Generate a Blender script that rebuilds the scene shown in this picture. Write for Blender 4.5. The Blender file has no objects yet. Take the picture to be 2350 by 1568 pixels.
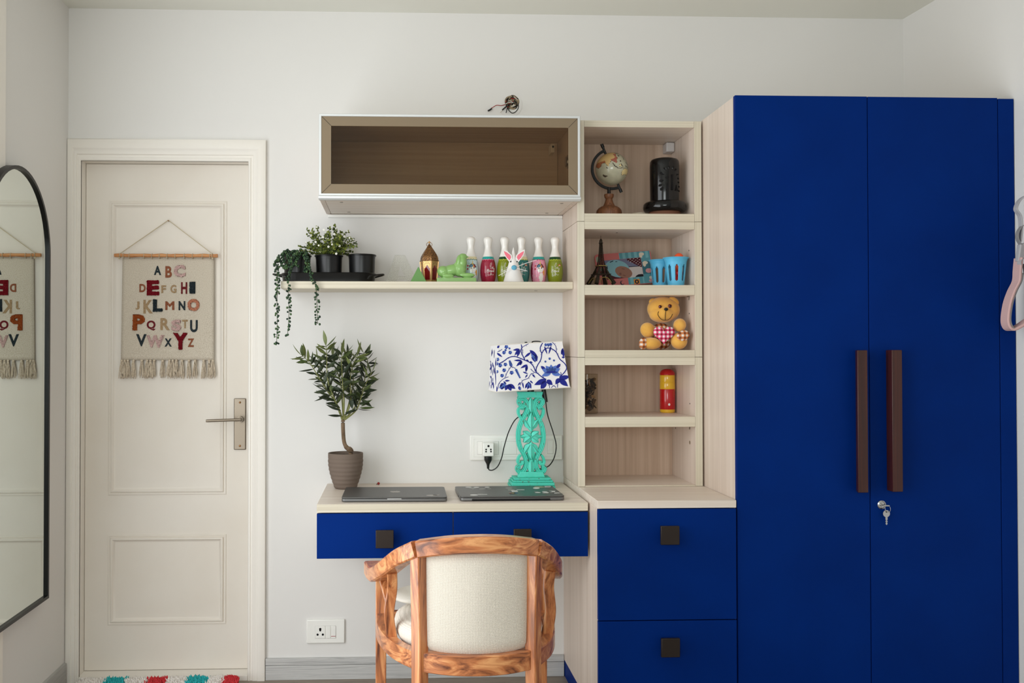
import bpy, bmesh, math, random
from mathutils import Vector, Matrix
random.seed(7)
S = bpy.context.scene
C = S.collection
PI = math.pi

# ------------------------------------------------------------------ camera
cam_d = bpy.data.cameras.new('camera')
cam = bpy.data.objects.new('camera', cam_d)
C.objects.link(cam)
F_PX = 2203.07
cam_d.sensor_fit = 'HORIZONTAL'
cam_d.sensor_width = 36.0
cam_d.lens = F_PX / 2350 * 36.0
cam_d.shift_x = (1175 - 991.13) / 2350
cam_d.shift_y = (776.94 - 784) / 2350
cam_d.clip_start = 0.05
def _cam_matrix(y, p, r, loc):
    cy, sy, cp, sp = math.cos(y), math.sin(y), math.cos(p), math.sin(p)
    fwd = Vector((sy*cp, cy*cp, sp)); right = Vector((cy, -sy, 0)); up = right.cross(fwd)
    R = right*math.cos(r) + up*math.sin(r); U = up*math.cos(r) - right*math.sin(r)
    return Matrix(((R.x, U.x, -fwd.x, loc[0]), (R.y, U.y, -fwd.y, loc[1]), (R.z, U.z, -fwd.z, loc[2]), (0, 0, 0, 1)))
cam.matrix_world = _cam_matrix(0.0397, 0.0141, -0.0008, (0, -3.7032, 1.2494))
S.camera = cam

# ------------------------------------------------------------------ view, world, daylight
S.view_settings.view_transform = 'Standard'
S.view_settings.look = 'None'
S.view_settings.gamma = 1.0
S.view_settings.use_curve_mapping = False
S.view_settings.exposure = 0.0
S.cycles.max_bounces = 10
S.cycles.diffuse_bounces = 6
S.cycles.glossy_bounces = 5
S.cycles.transmission_bounces = 8
S.cycles.transparent_max_bounces = 10
S.cycles.caustics_reflective = False
S.cycles.caustics_refractive = False
S.cycles.sample_clamp_indirect = 4.0
world = bpy.data.worlds.new('daylight')
S.world = world
world.use_nodes = True
world.node_tree.nodes['Background'].inputs[0].default_value = (0.86, 0.93, 1.0, 1)
world.node_tree.nodes['Background'].inputs[1].default_value = 1.0

def area(name, loc, rot, sx, sy, watts, col):
    l = bpy.data.lights.new(name, 'AREA'); l.shape = 'RECTANGLE'; l.size = sx; l.size_y = sy
    l.energy = watts; l.color = col
    o = bpy.data.objects.new(name, l); C.objects.link(o); o.location = loc; o.rotation_euler = rot
    return o
# daylight entering by the tall window of the left wall and by the window behind the camera
area('window_daylight', (-1.258, -1.96, 1.21), (0, -PI/2, 0), 2.26, 2.28, 56, (0.96, 0.98, 1.0))
area('window_daylight', (-0.4, -5.32, 1.55), (PI/2, 0, 0), 1.5, 1.3, 54, (0.95, 0.975, 1.0))

# ------------------------------------------------------------------ materials
def lin(c):
    return tuple((x/255/12.92 if x/255 <= .04045 else ((x/255+.055)/1.055)**2.4) for x in c) + (1,)
MATS = {}
def pm(name, rgb, rough=.5, metal=0., spec=.5, trans=0., ior=1.45, coat=0., sss=0., bump=None, vary=None, stretch=(1,1,1), alpha=1., sheen=0.):
    """Principled material. vary=(rgb2, scale, contrast lo, hi): noise mix; bump=(scale,strength)."""
    m = bpy.data.materials.new(name); m.use_nodes = True; MATS[name] = m
    nt = m.node_tree; b = nt.nodes['Principled BSDF']
    b.inputs['Base Color'].default_value = lin(rgb)
    b.inputs['Roughness'].default_value = rough
    b.inputs['Metallic'].default_value = metal
    b.inputs['Specular IOR Level'].default_value = spec
    b.inputs['Transmission Weight'].default_value = trans
    b.inputs['IOR'].default_value = ior
    b.inputs['Coat Weight'].default_value = coat
    b.inputs['Sheen Weight'].default_value = sheen
    b.inputs['Alpha'].default_value = alpha
    if sss:
        b.inputs['Subsurface Weight'].default_value = sss
        b.inputs['Subsurface Radius'].default_value = (.01, .012, .008)
        b.inputs['Subsurface Scale'].default_value = 1.0
    tc = mp = None
    if vary or bump:
        tc = nt.nodes.new('ShaderNodeTexCoord'); mp = nt.nodes.new('ShaderNodeMapping')
        mp.inputs['Scale'].default_value = stretch
        nt.links.new(tc.outputs['Object'], mp.inputs['Vector'])
    if vary:
        rgb2, sc, lo, hi = vary
        n = nt.nodes.new('ShaderNodeTexNoise'); n.inputs['Scale'].default_value = sc; n.inputs['Detail'].default_value = 5
        nt.links.new(mp.outputs[0], n.inputs['Vector'])
        r = nt.nodes.new('ShaderNodeValToRGB')
        r.color_ramp.elements[0].position = lo; r.color_ramp.elements[1].position = hi
        r.color_ramp.elements[0].color = lin(rgb); r.color_ramp.elements[1].color = lin(rgb2)
        nt.links.new(n.outputs['Fac'], r.inputs['Fac']); nt.links.new(r.outputs[0], b.inputs['Base Color'])
    if bump:
        n2 = nt.nodes.new('ShaderNodeTexNoise'); n2.inputs['Scale'].default_value = bump[0]; n2.inputs['Detail'].default_value = 3
        nt.links.new(mp.outputs[0], n2.inputs['Vector'])
        bp = nt.nodes.new('ShaderNodeBump'); bp.inputs['Strength'].default_value = bump[1]; bp.inputs['Distance'].default_value = .002
        nt.links.new(n2.outputs['Fac'], bp.inputs['Height']); nt.links.new(bp.outputs[0], b.inputs['Normal'])
    return m
def grain(name, a, bcol, c, axis, ring=14., long=.9, rough=.4, dist=2.5, coat=0., fine=1.):
    """Wood figure: bands of three tones stretched along an axis."""
    m = bpy.data.materials.new(name); m.use_nodes = True; MATS[name] = m
    nt = m.node_tree; b = nt.nodes['Principled BSDF']; b.inputs['Roughness'].default_value = rough
    b.inputs['Coat Weight'].default_value = coat; b.inputs['Coat Roughness'].default_value = .15
    tc = nt.nodes.new('ShaderNodeTexCoord'); mp = nt.nodes.new('ShaderNodeMapping')
    sc = [ring]*3; sc[axis] = long; mp.inputs['Scale'].default_value = sc
    nt.links.new(tc.outputs['Object'], mp.inputs['Vector'])
    n = nt.nodes.new('ShaderNodeTexNoise'); n.inputs['Scale'].default_value = 1.0; n.inputs['Detail'].default_value = 6; n.inputs['Distortion'].default_value = dist
    n.inputs['Roughness'].default_value = .6
    nt.links.new(mp.outputs[0], n.inputs['Vector'])
    r = nt.nodes.new('ShaderNodeValToRGB'); e = r.color_ramp.elements
    e[0].position = .34; e[0].color = lin(a); e[1].position = .68; e[1].color = lin(c)
    k = e.new(.5); k.color = lin(bcol)
    nt.links.new(n.outputs['Fac'], r.inputs['Fac']); nt.links.new(r.outputs[0], b.inputs['Base Color'])
    return m
def checker(name, a, b_, c, scale, rough=.8):
    """Woven gingham: two crossing stripe sets of half-tone."""
    m = bpy.data.materials.new(name); m.use_nodes = True; MATS[name] = m
    nt = m.node_tree; b = nt.nodes['Principled BSDF']; b.inputs['Roughness'].default_value = rough
    tc = nt.nodes.new('ShaderNodeTexCoord'); sx = nt.nodes.new('ShaderNodeSeparateXYZ')
    nt.links.new(tc.outputs['Object'], sx.inputs[0])
    outs = []
    for ax in ('X', 'Z'):
        mu = nt.nodes.new('ShaderNodeMath'); mu.operation = 'MULTIPLY'; mu.inputs[1].default_value = scale
        nt.links.new(sx.outputs[ax], mu.inputs[0])
        fr = nt.nodes.new('ShaderNodeMath'); fr.operation = 'FRACT'; nt.links.new(mu.outputs[0], fr.inputs[0])
        gt = nt.nodes.new('ShaderNodeMath'); gt.operation = 'GREATER_THAN'; gt.inputs[1].default_value = .5
        nt.links.new(fr.outputs[0], gt.inputs[0]); outs.append(gt)
    ad = nt.nodes.new('ShaderNodeMath'); ad.operation = 'ADD'
    nt.links.new(outs[0].outputs[0], ad.inputs[0]); nt.links.new(outs[1].outputs[0], ad.inputs[1])
    hf = nt.nodes.new('ShaderNodeMath'); hf.operation = 'MULTIPLY'; hf.inputs[1].default_value = .5
    nt.links.new(ad.outputs[0], hf.inputs[0])
    r = nt.nodes.new('ShaderNodeValToRGB'); r.color_ramp.interpolation = 'CONSTANT'; e = r.color_ramp.elements
    e[0].position = 0; e[0].color = lin(a); e[1].position = .9; e[1].color = lin(c); k = e.new(.4); k.color = lin(b_)
    nt.links.new(hf.outputs[0], r.inputs['Fac']); nt.links.new(r.outputs[0], b.inputs['Base Color'])
    return m
def pane(name, rgb, refl=.06, rough=.02):
    """Thin tinted sheet: tinted see-through plus a Fresnel reflection."""
    m = bpy.data.materials.new(name); m.use_nodes = True; MATS[name] = m
    nt = m.node_tree; nt.nodes.remove(nt.nodes['Principled BSDF']); out = nt.nodes['Material Output']
    t = nt.nodes.new('ShaderNodeBsdfTransparent'); t.inputs[0].default_value = lin(rgb)
    g = nt.nodes.new('ShaderNodeBsdfGlossy'); g.inputs['Roughness'].default_value = rough
    lw = nt.nodes.new('ShaderNodeLayerWeight'); lw.inputs[0].default_value = .5
    pw = nt.nodes.new('ShaderNodeMath'); pw.operation = 'POWER'; pw.inputs[1].default_value = 4.0
    nt.links.new(lw.outputs['Facing'], pw.inputs[0])
    ad = nt.nodes.new('ShaderNodeMath'); ad.operation = 'MULTIPLY_ADD'; ad.inputs[1].default_value = .8; ad.inputs[2].default_value = refl+.02
    nt.links.new(pw.outputs[0], ad.inputs[0])
    mx = nt.nodes.new('ShaderNodeMixShader')
    nt.links.new(ad.outputs[0], mx.inputs[0]); nt.links.new(t.outputs[0], mx.inputs[1]); nt.links.new(g.outputs[0], mx.inputs[2])
    nt.links.new(mx.outputs[0], out.inputs['Surface'])
    return m
def weave(name, a, b_, scale=900):
    m = bpy.data.materials.new(name); m.use_nodes = True; MATS[name] = m
    nt = m.node_tree; b = nt.nodes['Principled BSDF']; b.inputs['Roughness'].default_value = .95
    b.inputs['Specular IOR Level'].default_value = .15; b.inputs['Sheen Weight'].default_value = .15
    tc = nt.nodes.new('ShaderNodeTexCoord'); ws = []
    for d in ('X', 'Z'):
        w = nt.nodes.new('ShaderNodeTexWave'); w.bands_direction = d; w.inputs['Scale'].default_value = scale/10
        w.inputs['Distortion'].default_value = 1.5; w.inputs['Detail'].default_value = 2; w.inputs['Detail Scale'].default_value = 3
        nt.links.new(tc.outputs['Object'], w.inputs['Vector']); ws.append(w)
    mu = nt.nodes.new('ShaderNodeMath'); mu.operation = 'ADD'
    nt.links.new(ws[0].outputs['Fac'], mu.inputs[0]); nt.links.new(ws[1].outputs['Fac'], mu.inputs[1])
    r = nt.nodes.new('ShaderNodeValToRGB'); r.color_ramp.elements[0].color = lin(a); r.color_ramp.elements[1].color = lin(b_)
    hf = nt.nodes.new('ShaderNodeMath'); hf.operation = 'MULTIPLY'; hf.inputs[1].default_value = .5
    nt.links.new(mu.outputs[0], hf.inputs[0]); nt.links.new(hf.outputs[0], r.inputs['Fac']); nt.links.new(r.outputs[0], b.inputs['Base Color'])
    bp = nt.nodes.new('ShaderNodeBump'); bp.inputs['Strength'].default_value = .35; bp.inputs['Distance'].default_value = .001
    nt.links.new(mu.outputs[0], bp.inputs['Height']); nt.links.new(bp.outputs[0], b.inputs['Normal'])
    return m

pm('wall_paint', (223, 221, 218), .85, spec=.2, bump=(90, .04))
pm('ceiling_paint', (228, 228, 220), .9, spec=.1)
pm('door_paint', (226, 219, 209), .5, spec=.35, bump=(140, .05), vary=((218, 209, 196), 2.2, .4, .75))
pm('frame_paint', (234, 229, 221), .5, spec=.35, bump=(90, .06))
grain('floor_wood', (128, 116, 104), (142, 130, 116), (112, 100, 90), 0, 9, .7, .45)
grain('grey_plank', (176, 176, 175), (196, 195, 193), (150, 150, 150), 0, 70, 1.3, .5)
grain('grey_plank_y', (160, 160, 157), (178, 177, 174), (140, 140, 138), 1, 70, 1.3, .5)
grain('laminate_v', (222, 207, 194), (214, 198, 184), (203, 186, 171), 2, 40, .6, .42, 1.2)
grain('laminate_h', (230, 219, 207), (223, 210, 197), (213, 198, 183), 0, 40, .6, .42, 1.2)
grain('laminate_back', (206, 182, 162), (196, 171, 150), (184, 158, 137), 2, 40, .6, .45, 1.2)
grain('edge_v', (214, 206, 188), (204, 196, 176), (194, 185, 164), 2, 160, .5, .45, .6)
grain('edge_h', (215, 207, 189), (206, 197, 177), (195, 185, 164), 0, 160, .5, .45, .6)
pm('blue_laminate', (0, 40, 114), .5, spec=.06, bump=(600, .03), vary=((0, 36, 106), 3.5, .35, .7))
pm('dark_gap', (18, 16, 18), .9)
pm('knob_bronze', (52, 44, 40), .42, metal=.55, spec=.5)
grain('handle_wood', (72, 30, 18), (60, 23, 14), (42, 15, 10), 2, 60, 1.2, .38, 1.5)
pm('aluminium', (214, 216, 216), .38, metal=.35, spec=.6)
pm('tan_frame', (128, 111, 88), .6)
pane('brown_glass', (213, 203, 188), .0)
pm('white_plastic', (236, 235, 230), .35, spec=.5)
pm('grey_plastic', (196, 192, 190), .4)
pm('black_plastic', (14, 14, 15), .35)
pm('black_metal', (13, 13, 14), .38, metal=.2, spec=.5)
pm('pot_black', (16, 16, 17), .33, metal=.25, spec=.6, bump=(500, .03))
pm('nickel', (132, 121, 107), .34, metal=.9)
pm('steel', (190, 190, 190), .22, metal=1)
m_ = pm('mirror_silver', (225, 232, 228), .004, metal=1)
pm('gold', (212, 168, 112), .36, metal=.6, bump=(300, .05))
pm('gold_dark', (150, 108, 64), .42, metal=.55, vary=((74, 48, 28), 260, .45, .62))
pm('red_glass', (120, 8, 20), .08, spec=.7, coat=.4)
pm('hole_black', (6, 5, 5), .9)
# ------------------------------------------------------------------ mesh builder
BASE = {}
class MB:
    def __init__(s): s.v = []; s.f = []; s.mi = []
    def add(s, vs, fs, m=0):
        o = len(s.v); s.v += [tuple(p) for p in vs]
        for i, f in enumerate(fs):
            s.f.append(tuple(o+k for k in f)); s.mi.append(m[i] if isinstance(m, list) else m)
        return s
    def box(s, x0, x1, y0, y1, z0, z1, m=0):
        if x0 > x1: x0, x1 = x1, x0
        if y0 > y1: y0, y1 = y1, y0
        if z0 > z1: z0, z1 = z1, z0
        v = [(x0,y0,z0),(x1,y0,z0),(x1,y1,z0),(x0,y1,z0),(x0,y0,z1),(x1,y0,z1),(x1,y1,z1),(x0,y1,z1)]
        return s.add(v, [(3,2,1,0),(4,5,6,7),(0,1,5,4),(1,2,6,5),(2,3,7,6),(3,0,4,7)], m)
    def prism(s, pts, a, b, plane='xz', m=0):
        """Extrude a closed outline between a and b along the axis left over."""
        n = len(pts)
        def P(p, t):
            return {'xz': (p[0], t, p[1]), 'xy': (p[0], p[1], t), 'yz': (t, p[0], p[1])}[plane]
        v = [P(p, a) for p in pts] + [P(p, b) for p in pts]
        area2 = sum(pts[i][0]*pts[(i+1) % n][1]-pts[(i+1) % n][0]*pts[i][1] for i in range(n))
        f = [tuple(range(n)), tuple(range(2*n-1, n-1, -1))] + [(i, n+i, n+(i+1) % n, (i+1) % n) for i in range(n)]
        o = len(s.v); s.add(v, f, m); return s
    def lathe(s, prof, n=32, c=(0, 0, 0), m=0, paint=None, a0=0., a1=2*PI, sx=1., sy=1.):
        full = abs(a1-a0-2*PI) < 1e-6; k = n if full else n+1
        v = []
        for r, z in prof:
            for i in range(k):
                a = a0+(a1-a0)*i/n
                v.append((c[0]+r*sx*math.cos(a), c[1]+r*sy*math.sin(a), c[2]+z))
        f = []; mm = []
        for j in range(len(prof)-1):
            for i in range(n):
                i2 = (i+1) % k
                f.append((j*k+i, j*k+i2, (j+1)*k+i2, (j+1)*k+i))
                if paint:
                    a = a0+(a1-a0)*(i+.5)/n
                    mm.append(paint(a, (prof[j][1]+prof[j+1][1])/2, (prof[j][0]+prof[j+1][0])/2))
                else: mm.append(m)
        return s.add(v, f, mm)
    def ring_sweep(s, rings, m=0, caps=True, closed=False):
        """Join successive loops of equal vertex count."""
        n = len(rings[0]); v = [p for r in rings for p in r]; f = []
        R = len(rings)
        for j in range(R if closed else R-1):
            j2 = (j+1) % R
            for i in range(n):
                i2 = (i+1) % n
                f.append((j*n+i, j*n+i2, j2*n+i2, j2*n+i))
        if caps and not closed:
            f.append(tuple(range(n-1, -1, -1))); f.append(tuple((R-1)*n+i for i in range(n)))
        return s.add(v, f, m)
    def _frames(s, path, up, closed=False):
        P = [Vector(p) for p in path]; out = []; n = len(P); u0 = Vector(up)
        for i in range(n):
            if closed: t = P[(i+1) % n]-P[i-1]
            else: t = P[min(i+1, n-1)]-P[max(i-1, 0)]
            t.normalize(); sd = t.cross(u0)
            if sd.length < 1e-4: sd = t.cross(Vector((1, 0, 0) if abs(t.x) < .9 else (0, 1, 0)))
            sd.normalize(); uu = sd.cross(t).normalized(); out.append((P[i], t, sd, uu))
        return out
    def tube(s, path, r, n=8, m=0, caps=True, closed=False, up=(0, 0, 1)):
        fr = s._frames(path, up, closed); rings = []
        for i, (p, t, sd, uu) in enumerate(fr):
            rr = r[i] if isinstance(r, (list, tuple)) else r
            rings.append([tuple(p+sd*(rr*math.cos(2*PI*k/n))+uu*(rr*math.sin(2*PI*k/n))) for k in range(n)])
        return s.ring_sweep(rings, m, caps, closed)
    def bar(s, path, w, h, up=(0, 0, 1), m=0, caps=True, closed=False, ch=0.):
        """Rectangular bar: w across, h along up; ch chamfers the four long edges."""
        fr = s._frames(path, up, closed); rings = []
        for i, (p, t, sd, uu) in enumerate(fr):
            ww = (w[i] if isinstance(w, (list, tuple)) else w)/2; hh = (h[i] if isinstance(h, (list, tuple)) else h)/2
            if ch:
                q = [(-ww, -hh+ch), (-ww+ch, -hh), (ww-ch, -hh), (ww, -hh+ch), (ww, hh-ch), (ww-ch, hh), (-ww+ch, hh), (-ww, hh-ch)]
            else: q = [(-ww, -hh), (ww, -hh), (ww, hh), (-ww, hh)]
            rings.append([tuple(p+sd*a+uu*b) for a, b in q])
        return s.ring_sweep(rings, m, caps, closed)
    def ball(s, c, r, nu=20, nv=12, m=0, rot=None, paint=None):
        if not isinstance(r, (tuple, list)): r = (r, r, r)
        M = rot.to_matrix() if rot is not None else None
        v = []; f = []; mm = []
        for j in range(nv+1):
            th = PI*j/nv
            for i in range(nu):
                ph = 2*PI*i/nu
                p = Vector((r[0]*math.sin(th)*math.cos(ph), r[1]*math.sin(th)*math.sin(ph), -r[2]*math.cos(th)))
                if M: p = M @ p
                v.append((c[0]+p.x, c[1]+p.y, c[2]+p.z))
        for j in range(nv):
            for i in range(nu):
                i2 = (i+1) % nu
                f.append((j*nu+i, j*nu+i2, (j+1)*nu+i2, (j+1)*nu+i))
                if paint:
                    th = PI*(j+.5)/nv; ph = 2*PI*(i+.5)/nu
                    mm.append(paint(math.sin(th)*math.cos(ph), math.sin(th)*math.sin(ph), -math.cos(th)))
                else: mm.append(m)
        return s.add(v, f, mm)
    def disc(s, c, r, n=24, axis='y', m=0, t=.001):
        pts = [(r*math.cos(2*PI*i/n), r*math.sin(2*PI*i/n)) for i in range(n)]
        if axis == 'y': return s.prism([(c[0]+a, c[2]+b) for a, b in pts], c[1]-t/2, c[1]+t/2, 'xz', m)
        if axis == 'z': return s.prism([(c[0]+a, c[1]+b) for a, b in pts], c[2]-t/2, c[2]+t/2, 'xy', m)
        return s.prism([(c[1]+a, c[2]+b) for a, b in pts], c[0]-t/2, c[0]+t/2, 'yz', m)
    def rect_frame(s, x0, x1, z0, z1, prof, y, m=0):
        """Mitred rectangular moulding; prof = [(inset, height towards the room)]."""
        rings = []
        for d, h in prof:
            rings.append([(x0+d, y-h, z0+d), (x1-d, y-h, z0+d), (x1-d, y-h, z1-d), (x0+d, y-h, z1-d)])
        return s.ring_sweep(rings, m, caps=False)
    def build(s, name, mats, parent=None, world=True, bevel=0., seg=2, angle=32, smooth=True, sub=0, solid=0., remesh=0., clean=True):
        me = bpy.data.meshes.new(name)
        off = BASE.get(parent, Vector()) if world else Vector()
        me.from_pydata([tuple(Vector(p)-off) for p in s.v], [], s.f)
        if isinstance(mats, str): mats = [mats]
        for k in mats: me.materials.append(MATS[k])
        me.polygons.foreach_set('material_index', s.mi)
        if clean:
            bm = bmesh.new(); bm.from_mesh(me)
            bmesh.ops.remove_doubles(bm, verts=bm.verts, dist=1e-6)
            bmesh.ops.recalc_face_normals(bm, faces=bm.faces)
            bm.to_mesh(me); bm.free()
        if smooth:
            me.polygons.foreach_set('use_smooth', [True]*len(me.polygons))
            me.set_sharp_from_angle(angle=math.radians(angle))
        me.update()
        o = bpy.data.objects.new(name, me); C.objects.link(o)
        if parent is not None:
            o.parent = parent; BASE[o] = BASE.get(parent, Vector())
        if solid:
            q = o.modifiers.new('solid', 'SOLIDIFY'); q.thickness = solid; q.offset = 0
        if remesh:
            q = o.modifiers.new('remesh', 'REMESH'); q.mode = 'VOXEL'; q.voxel_size = remesh; q.use_smooth_shade = True
            q = o.modifiers.new('smooth', 'SMOOTH'); q.factor = .5; q.iterations = 4
        if bevel:
            q = o.modifiers.new('bevel', 'BEVEL'); q.width = bevel; q.segments = seg; q.limit_method = 'ANGLE'; q.angle_limit = math.radians(40)
        if sub:
            q = o.modifiers.new('sub', 'SUBSURF'); q.levels = sub; q.render_levels = sub
        return o
def tag(o, label, cat, group=None):
    o['label'] = label; o['category'] = cat
    if group: o['group'] = group
    return o
def thing(name, label, cat, loc=(0, 0, 0), rz=0., group=None):
    o = bpy.data.objects.new(name, None); C.objects.link(o); o.empty_display_size = .05
    o.location = loc; o.rotation_euler = (0, 0, rz); BASE[o] = Vector(loc)
    return tag(o, label, cat, group)
def struct(o, label=None):
    o['kind'] = 'structure'
    if label: o['label'] = label
    return o
def bx(name, mat, parent, x0, x1, y0, y1, z0, z1, bevel=.0008, seg=1):
    return MB().box(x0, x1, y0, y1, z0, z1).build(name, mat, parent, bevel=bevel, seg=seg)
def smooth_path(pts, n=8, closed=False):
    """Catmull-Rom through points."""
    P = [Vector(p) for p in pts]; out = []; N = len(P)
    rng = range(N) if closed else range(N-1)
    for i in rng:
        if closed: a, b, c, d = P[i-1], P[i], P[(i+1) % N], P[(i+2) % N]
        else: a, b, c, d = P[max(i-1, 0)], P[i], P[i+1], P[min(i+2, N-1)]
        for k in range(n):
            t = k/n
            out.append(.5*((2*b)+(c-a)*t+(2*a-5*b+4*c-d)*t*t+(3*b-a-3*c+d)*t**3))
    if not closed: out.append(P[-1])
    return [tuple(p) for p in out]
def inpoly(x, y, poly):
    r = False; j = len(poly)-1
    for i in range(len(poly)):
        xi, yi = poly[i]; xj, yj = poly[j]
        if (yi > y) != (yj > y) and x < (xj-xi)*(y-yi)/(yj-yi)+xi: r = not r
        j = i
    return r
def ellipse(cx, cy, a, b, n=24, rot=0.):
    c, s_ = math.cos(rot), math.sin(rot)
    return [(cx+a*math.cos(2*PI*i/n)*c-b*math.sin(2*PI*i/n)*s_, cy+a*math.cos(2*PI*i/n)*s_+b*math.sin(2*PI*i/n)*c) for i in range(n)]
def leaf2d(x, y, L, w, ang, n=7):
    """Pointed leaf outline starting at x,y and reaching L along ang."""
    up = [(t/n*L, w*math.sin(PI*(t/n)**.8)) for t in range(n+1)]
    pts = up+[(a, -b) for a, b in reversed(up[1:-1])]
    c, s_ = math.cos(ang), math.sin(ang)
    return [(x+a*c-b*s_, y+a*s_+b*c) for a, b in pts]
def glyph(ch, size=1., extrude=.0, offset=0., shear=0., bevel=0.):
    """Mesh of text from the built-in font: verts, faces (caller places them)."""
    cu = bpy.data.curves.new('glyph', 'FONT'); cu.body = ch; cu.size = size; cu.extrude = extrude; cu.offset = offset; cu.shear = shear; cu.bevel_depth = bevel; cu.bevel_resolution = 0
    cu.align_x = 'CENTER'; cu.resolution_u = 4
    o = bpy.data.objects.new('glyph', cu); C.objects.link(o)
    dg = bpy.context.evaluated_depsgraph_get()
    me = bpy.data.meshes.new_from_object(o.evaluated_get(dg))
    v = [tuple(p.co) for p in me.vertices]; f = [tuple(p.vertices) for p in me.polygons]
    bpy.data.objects.remove(o); bpy.data.curves.remove(cu); bpy.data.meshes.remove(me)
    return v, f
# ------------------------------------------------------------------ room shell
LX, CEIL, RY = -1.2406, 2.5647, -5.2
def rx(y): return 2.013-.0556*y          # the right wall is slightly out of square
def wall_cells(x0, x1, z0, z1, holes):
    xs = sorted({x0, x1, *[h[0] for h in holes], *[h[1] for h in holes]})
    zs = sorted({z0, z1, *[h[2] for h in holes], *[h[3] for h in holes]})
    for i in range(len(xs)-1):
        for j in range(len(zs)-1):
            cx, cz = (xs[i]+xs[i+1])/2, (zs[j]+zs[j+1])/2
            if not any(h[0] < cx < h[1] and h[2] < cz < h[3] for h in holes):
                yield xs[i], xs[i+1], zs[j], zs[j+1]
b = MB()
for a0, a1, c0, c1 in wall_cells(LX-.2, 2.25, 0, CEIL, [(-1.2, -.556, 0, 1.981), (.4285, .490, 2.205, 2.233), (.4375, .4815, 2.195, 2.243), (.4465, .4725, 2.188, 2.250)]):
    b.box(a0, a1, 0, .15, c0, c1)
struct(b.build('wall_back', 'wall_paint', smooth=False), 'white painted wall behind the desk and the door')
b = MB()
for a0, a1, c0, c1 in wall_cells(RY-.2, 0, 0, CEIL, [(-3.1, -.82, .08, 2.34)]):
    b.box(LX-.2, LX, a0, a1, c0, c1)
struct(b.build('wall_left', 'wall_paint', smooth=False), 'white painted side wall carrying the arched mirror')
b = MB(); b.prism([(rx(.0), 0), (rx(.0)+.3, 0), (rx(RY)+.3, RY-.2), (rx(RY-.2), RY-.2)], 0, CEIL, 'xy')
struct(b.build('wall_right', 'wall_paint', smooth=False), 'white painted side wall beside the blue wardrobe')
b = MB()
for a0, a1, c0, c1 in wall_cells(LX, rx(RY)+.1, 0, CEIL, [(-1.15, .35, .9, 2.2)]):
    b.box(a0, a1, RY-.2, RY, c0, c1)
struct(b.build('wall_front', 'wall_paint', smooth=False), 'white painted wall with a window facing the desk')
struct(MB().box(LX-.2, 2.6, RY-.2, .15, CEIL, CEIL+.1).build('ceiling', 'ceiling_paint', smooth=False), 'off-white painted ceiling')
struct(MB().box(LX-.2, 2.6, RY-.2, .15, -.1, 0).build('floor', 'floor_wood', smooth=False), 'grey-brown floor')
def window(name, horiz, a0, a1, z0, z1, face, label):
    w = bpy.data.objects.new(name, None); C.objects.link(w); struct(w, label)
    def seg(n, p0, p1, q0, q1):
        m = MB()
        if horiz: m.box(p0, p1, face-.09, face-.04, q0, q1)
        else: m.box(face-.09, face-.04, p0, p1, q0, q1)
        m.build(n, 'white_plastic', w, bevel=.003)
    t = .05
    seg('frame_stile', a0, a0+t, z0, z1); seg('frame_stile', a1-t, a1, z0, z1)
    seg('frame_rail', a0+t, a1-t, z0, z0+t); seg('frame_rail', a0+t, a1-t, z1-t, z1)
    n = 3
    for i in range(1, n):
        x = a0+(a1-a0)*i/n; seg('mullion', x-.02, x+.02, z0+t, z1-t)
    g = MB()
    if horiz: g.box(a0+t, a1-t, face-.067, face-.063, z0+t, z1-t)
    else: g.box(face-.067, face-.063, a0+t, a1-t, z0+t, z1-t)
    g.build('pane', 'clear_glass', w)
pane('clear_glass', (250, 252, 250), .0)
window('window_1', False, -3.1, -.82, .08, 2.34, LX, 'tall white framed window in the side wall')
window('window_2', True, -1.15, .35, .9, 2.2, RY, 'white framed window behind the camera')
struct(MB().box(LX, LX+.012, -.72, -.617, .085, CEIL).build('trim_1', 'frame_paint', bevel=.003), 'white vertical casing strip on the side wall')
# skirting: grey wood-look planks
bb = MB().box(-.488, .655, -.012, 0, 0, .055).box(-.488, .655, -.013, 0, .0565, .082)
struct(bb.build('baseboard_back', 'grey_plank', bevel=.001), 'grey wood-grain skirting under the desk')
bl = MB().box(LX, LX+.012, -1.1, -.03, 0, .082)
struct(bl.build('baseboard_left', 'grey_plank_y', bevel=.001), 'grey wood-grain skirting below the mirror')

# ------------------------------------------------------------------ door
door = bpy.data.objects.new('door_1', None); C.objects.link(door); struct(door, 'cream painted panelled door in a white frame')
BASE[door] = Vector((-.875, .05, 0)); door.location = BASE[door]
leaf = MB().box(-1.1885, -.5575, .05, .09, .026, 1.9785).build('door_leaf', 'door_paint', door, bevel=.002)
MOULD = [(0, 0), (.0015, .0035), (.005, .0045), (.0075, .002), (.010, .002), (.013, .0085), (.018, .0095), (.022, .006), (.024, .0025), (.028, .0012), (.0295, -.001)]
for z0, z1 in ((.698, 1.836), (.199, .546)):
    MB().rect_frame(-1.100, -.647, z0, z1, MOULD, .0505).build('panel_moulding', 'door_paint', leaf, angle=50)
fr = MB()
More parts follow.
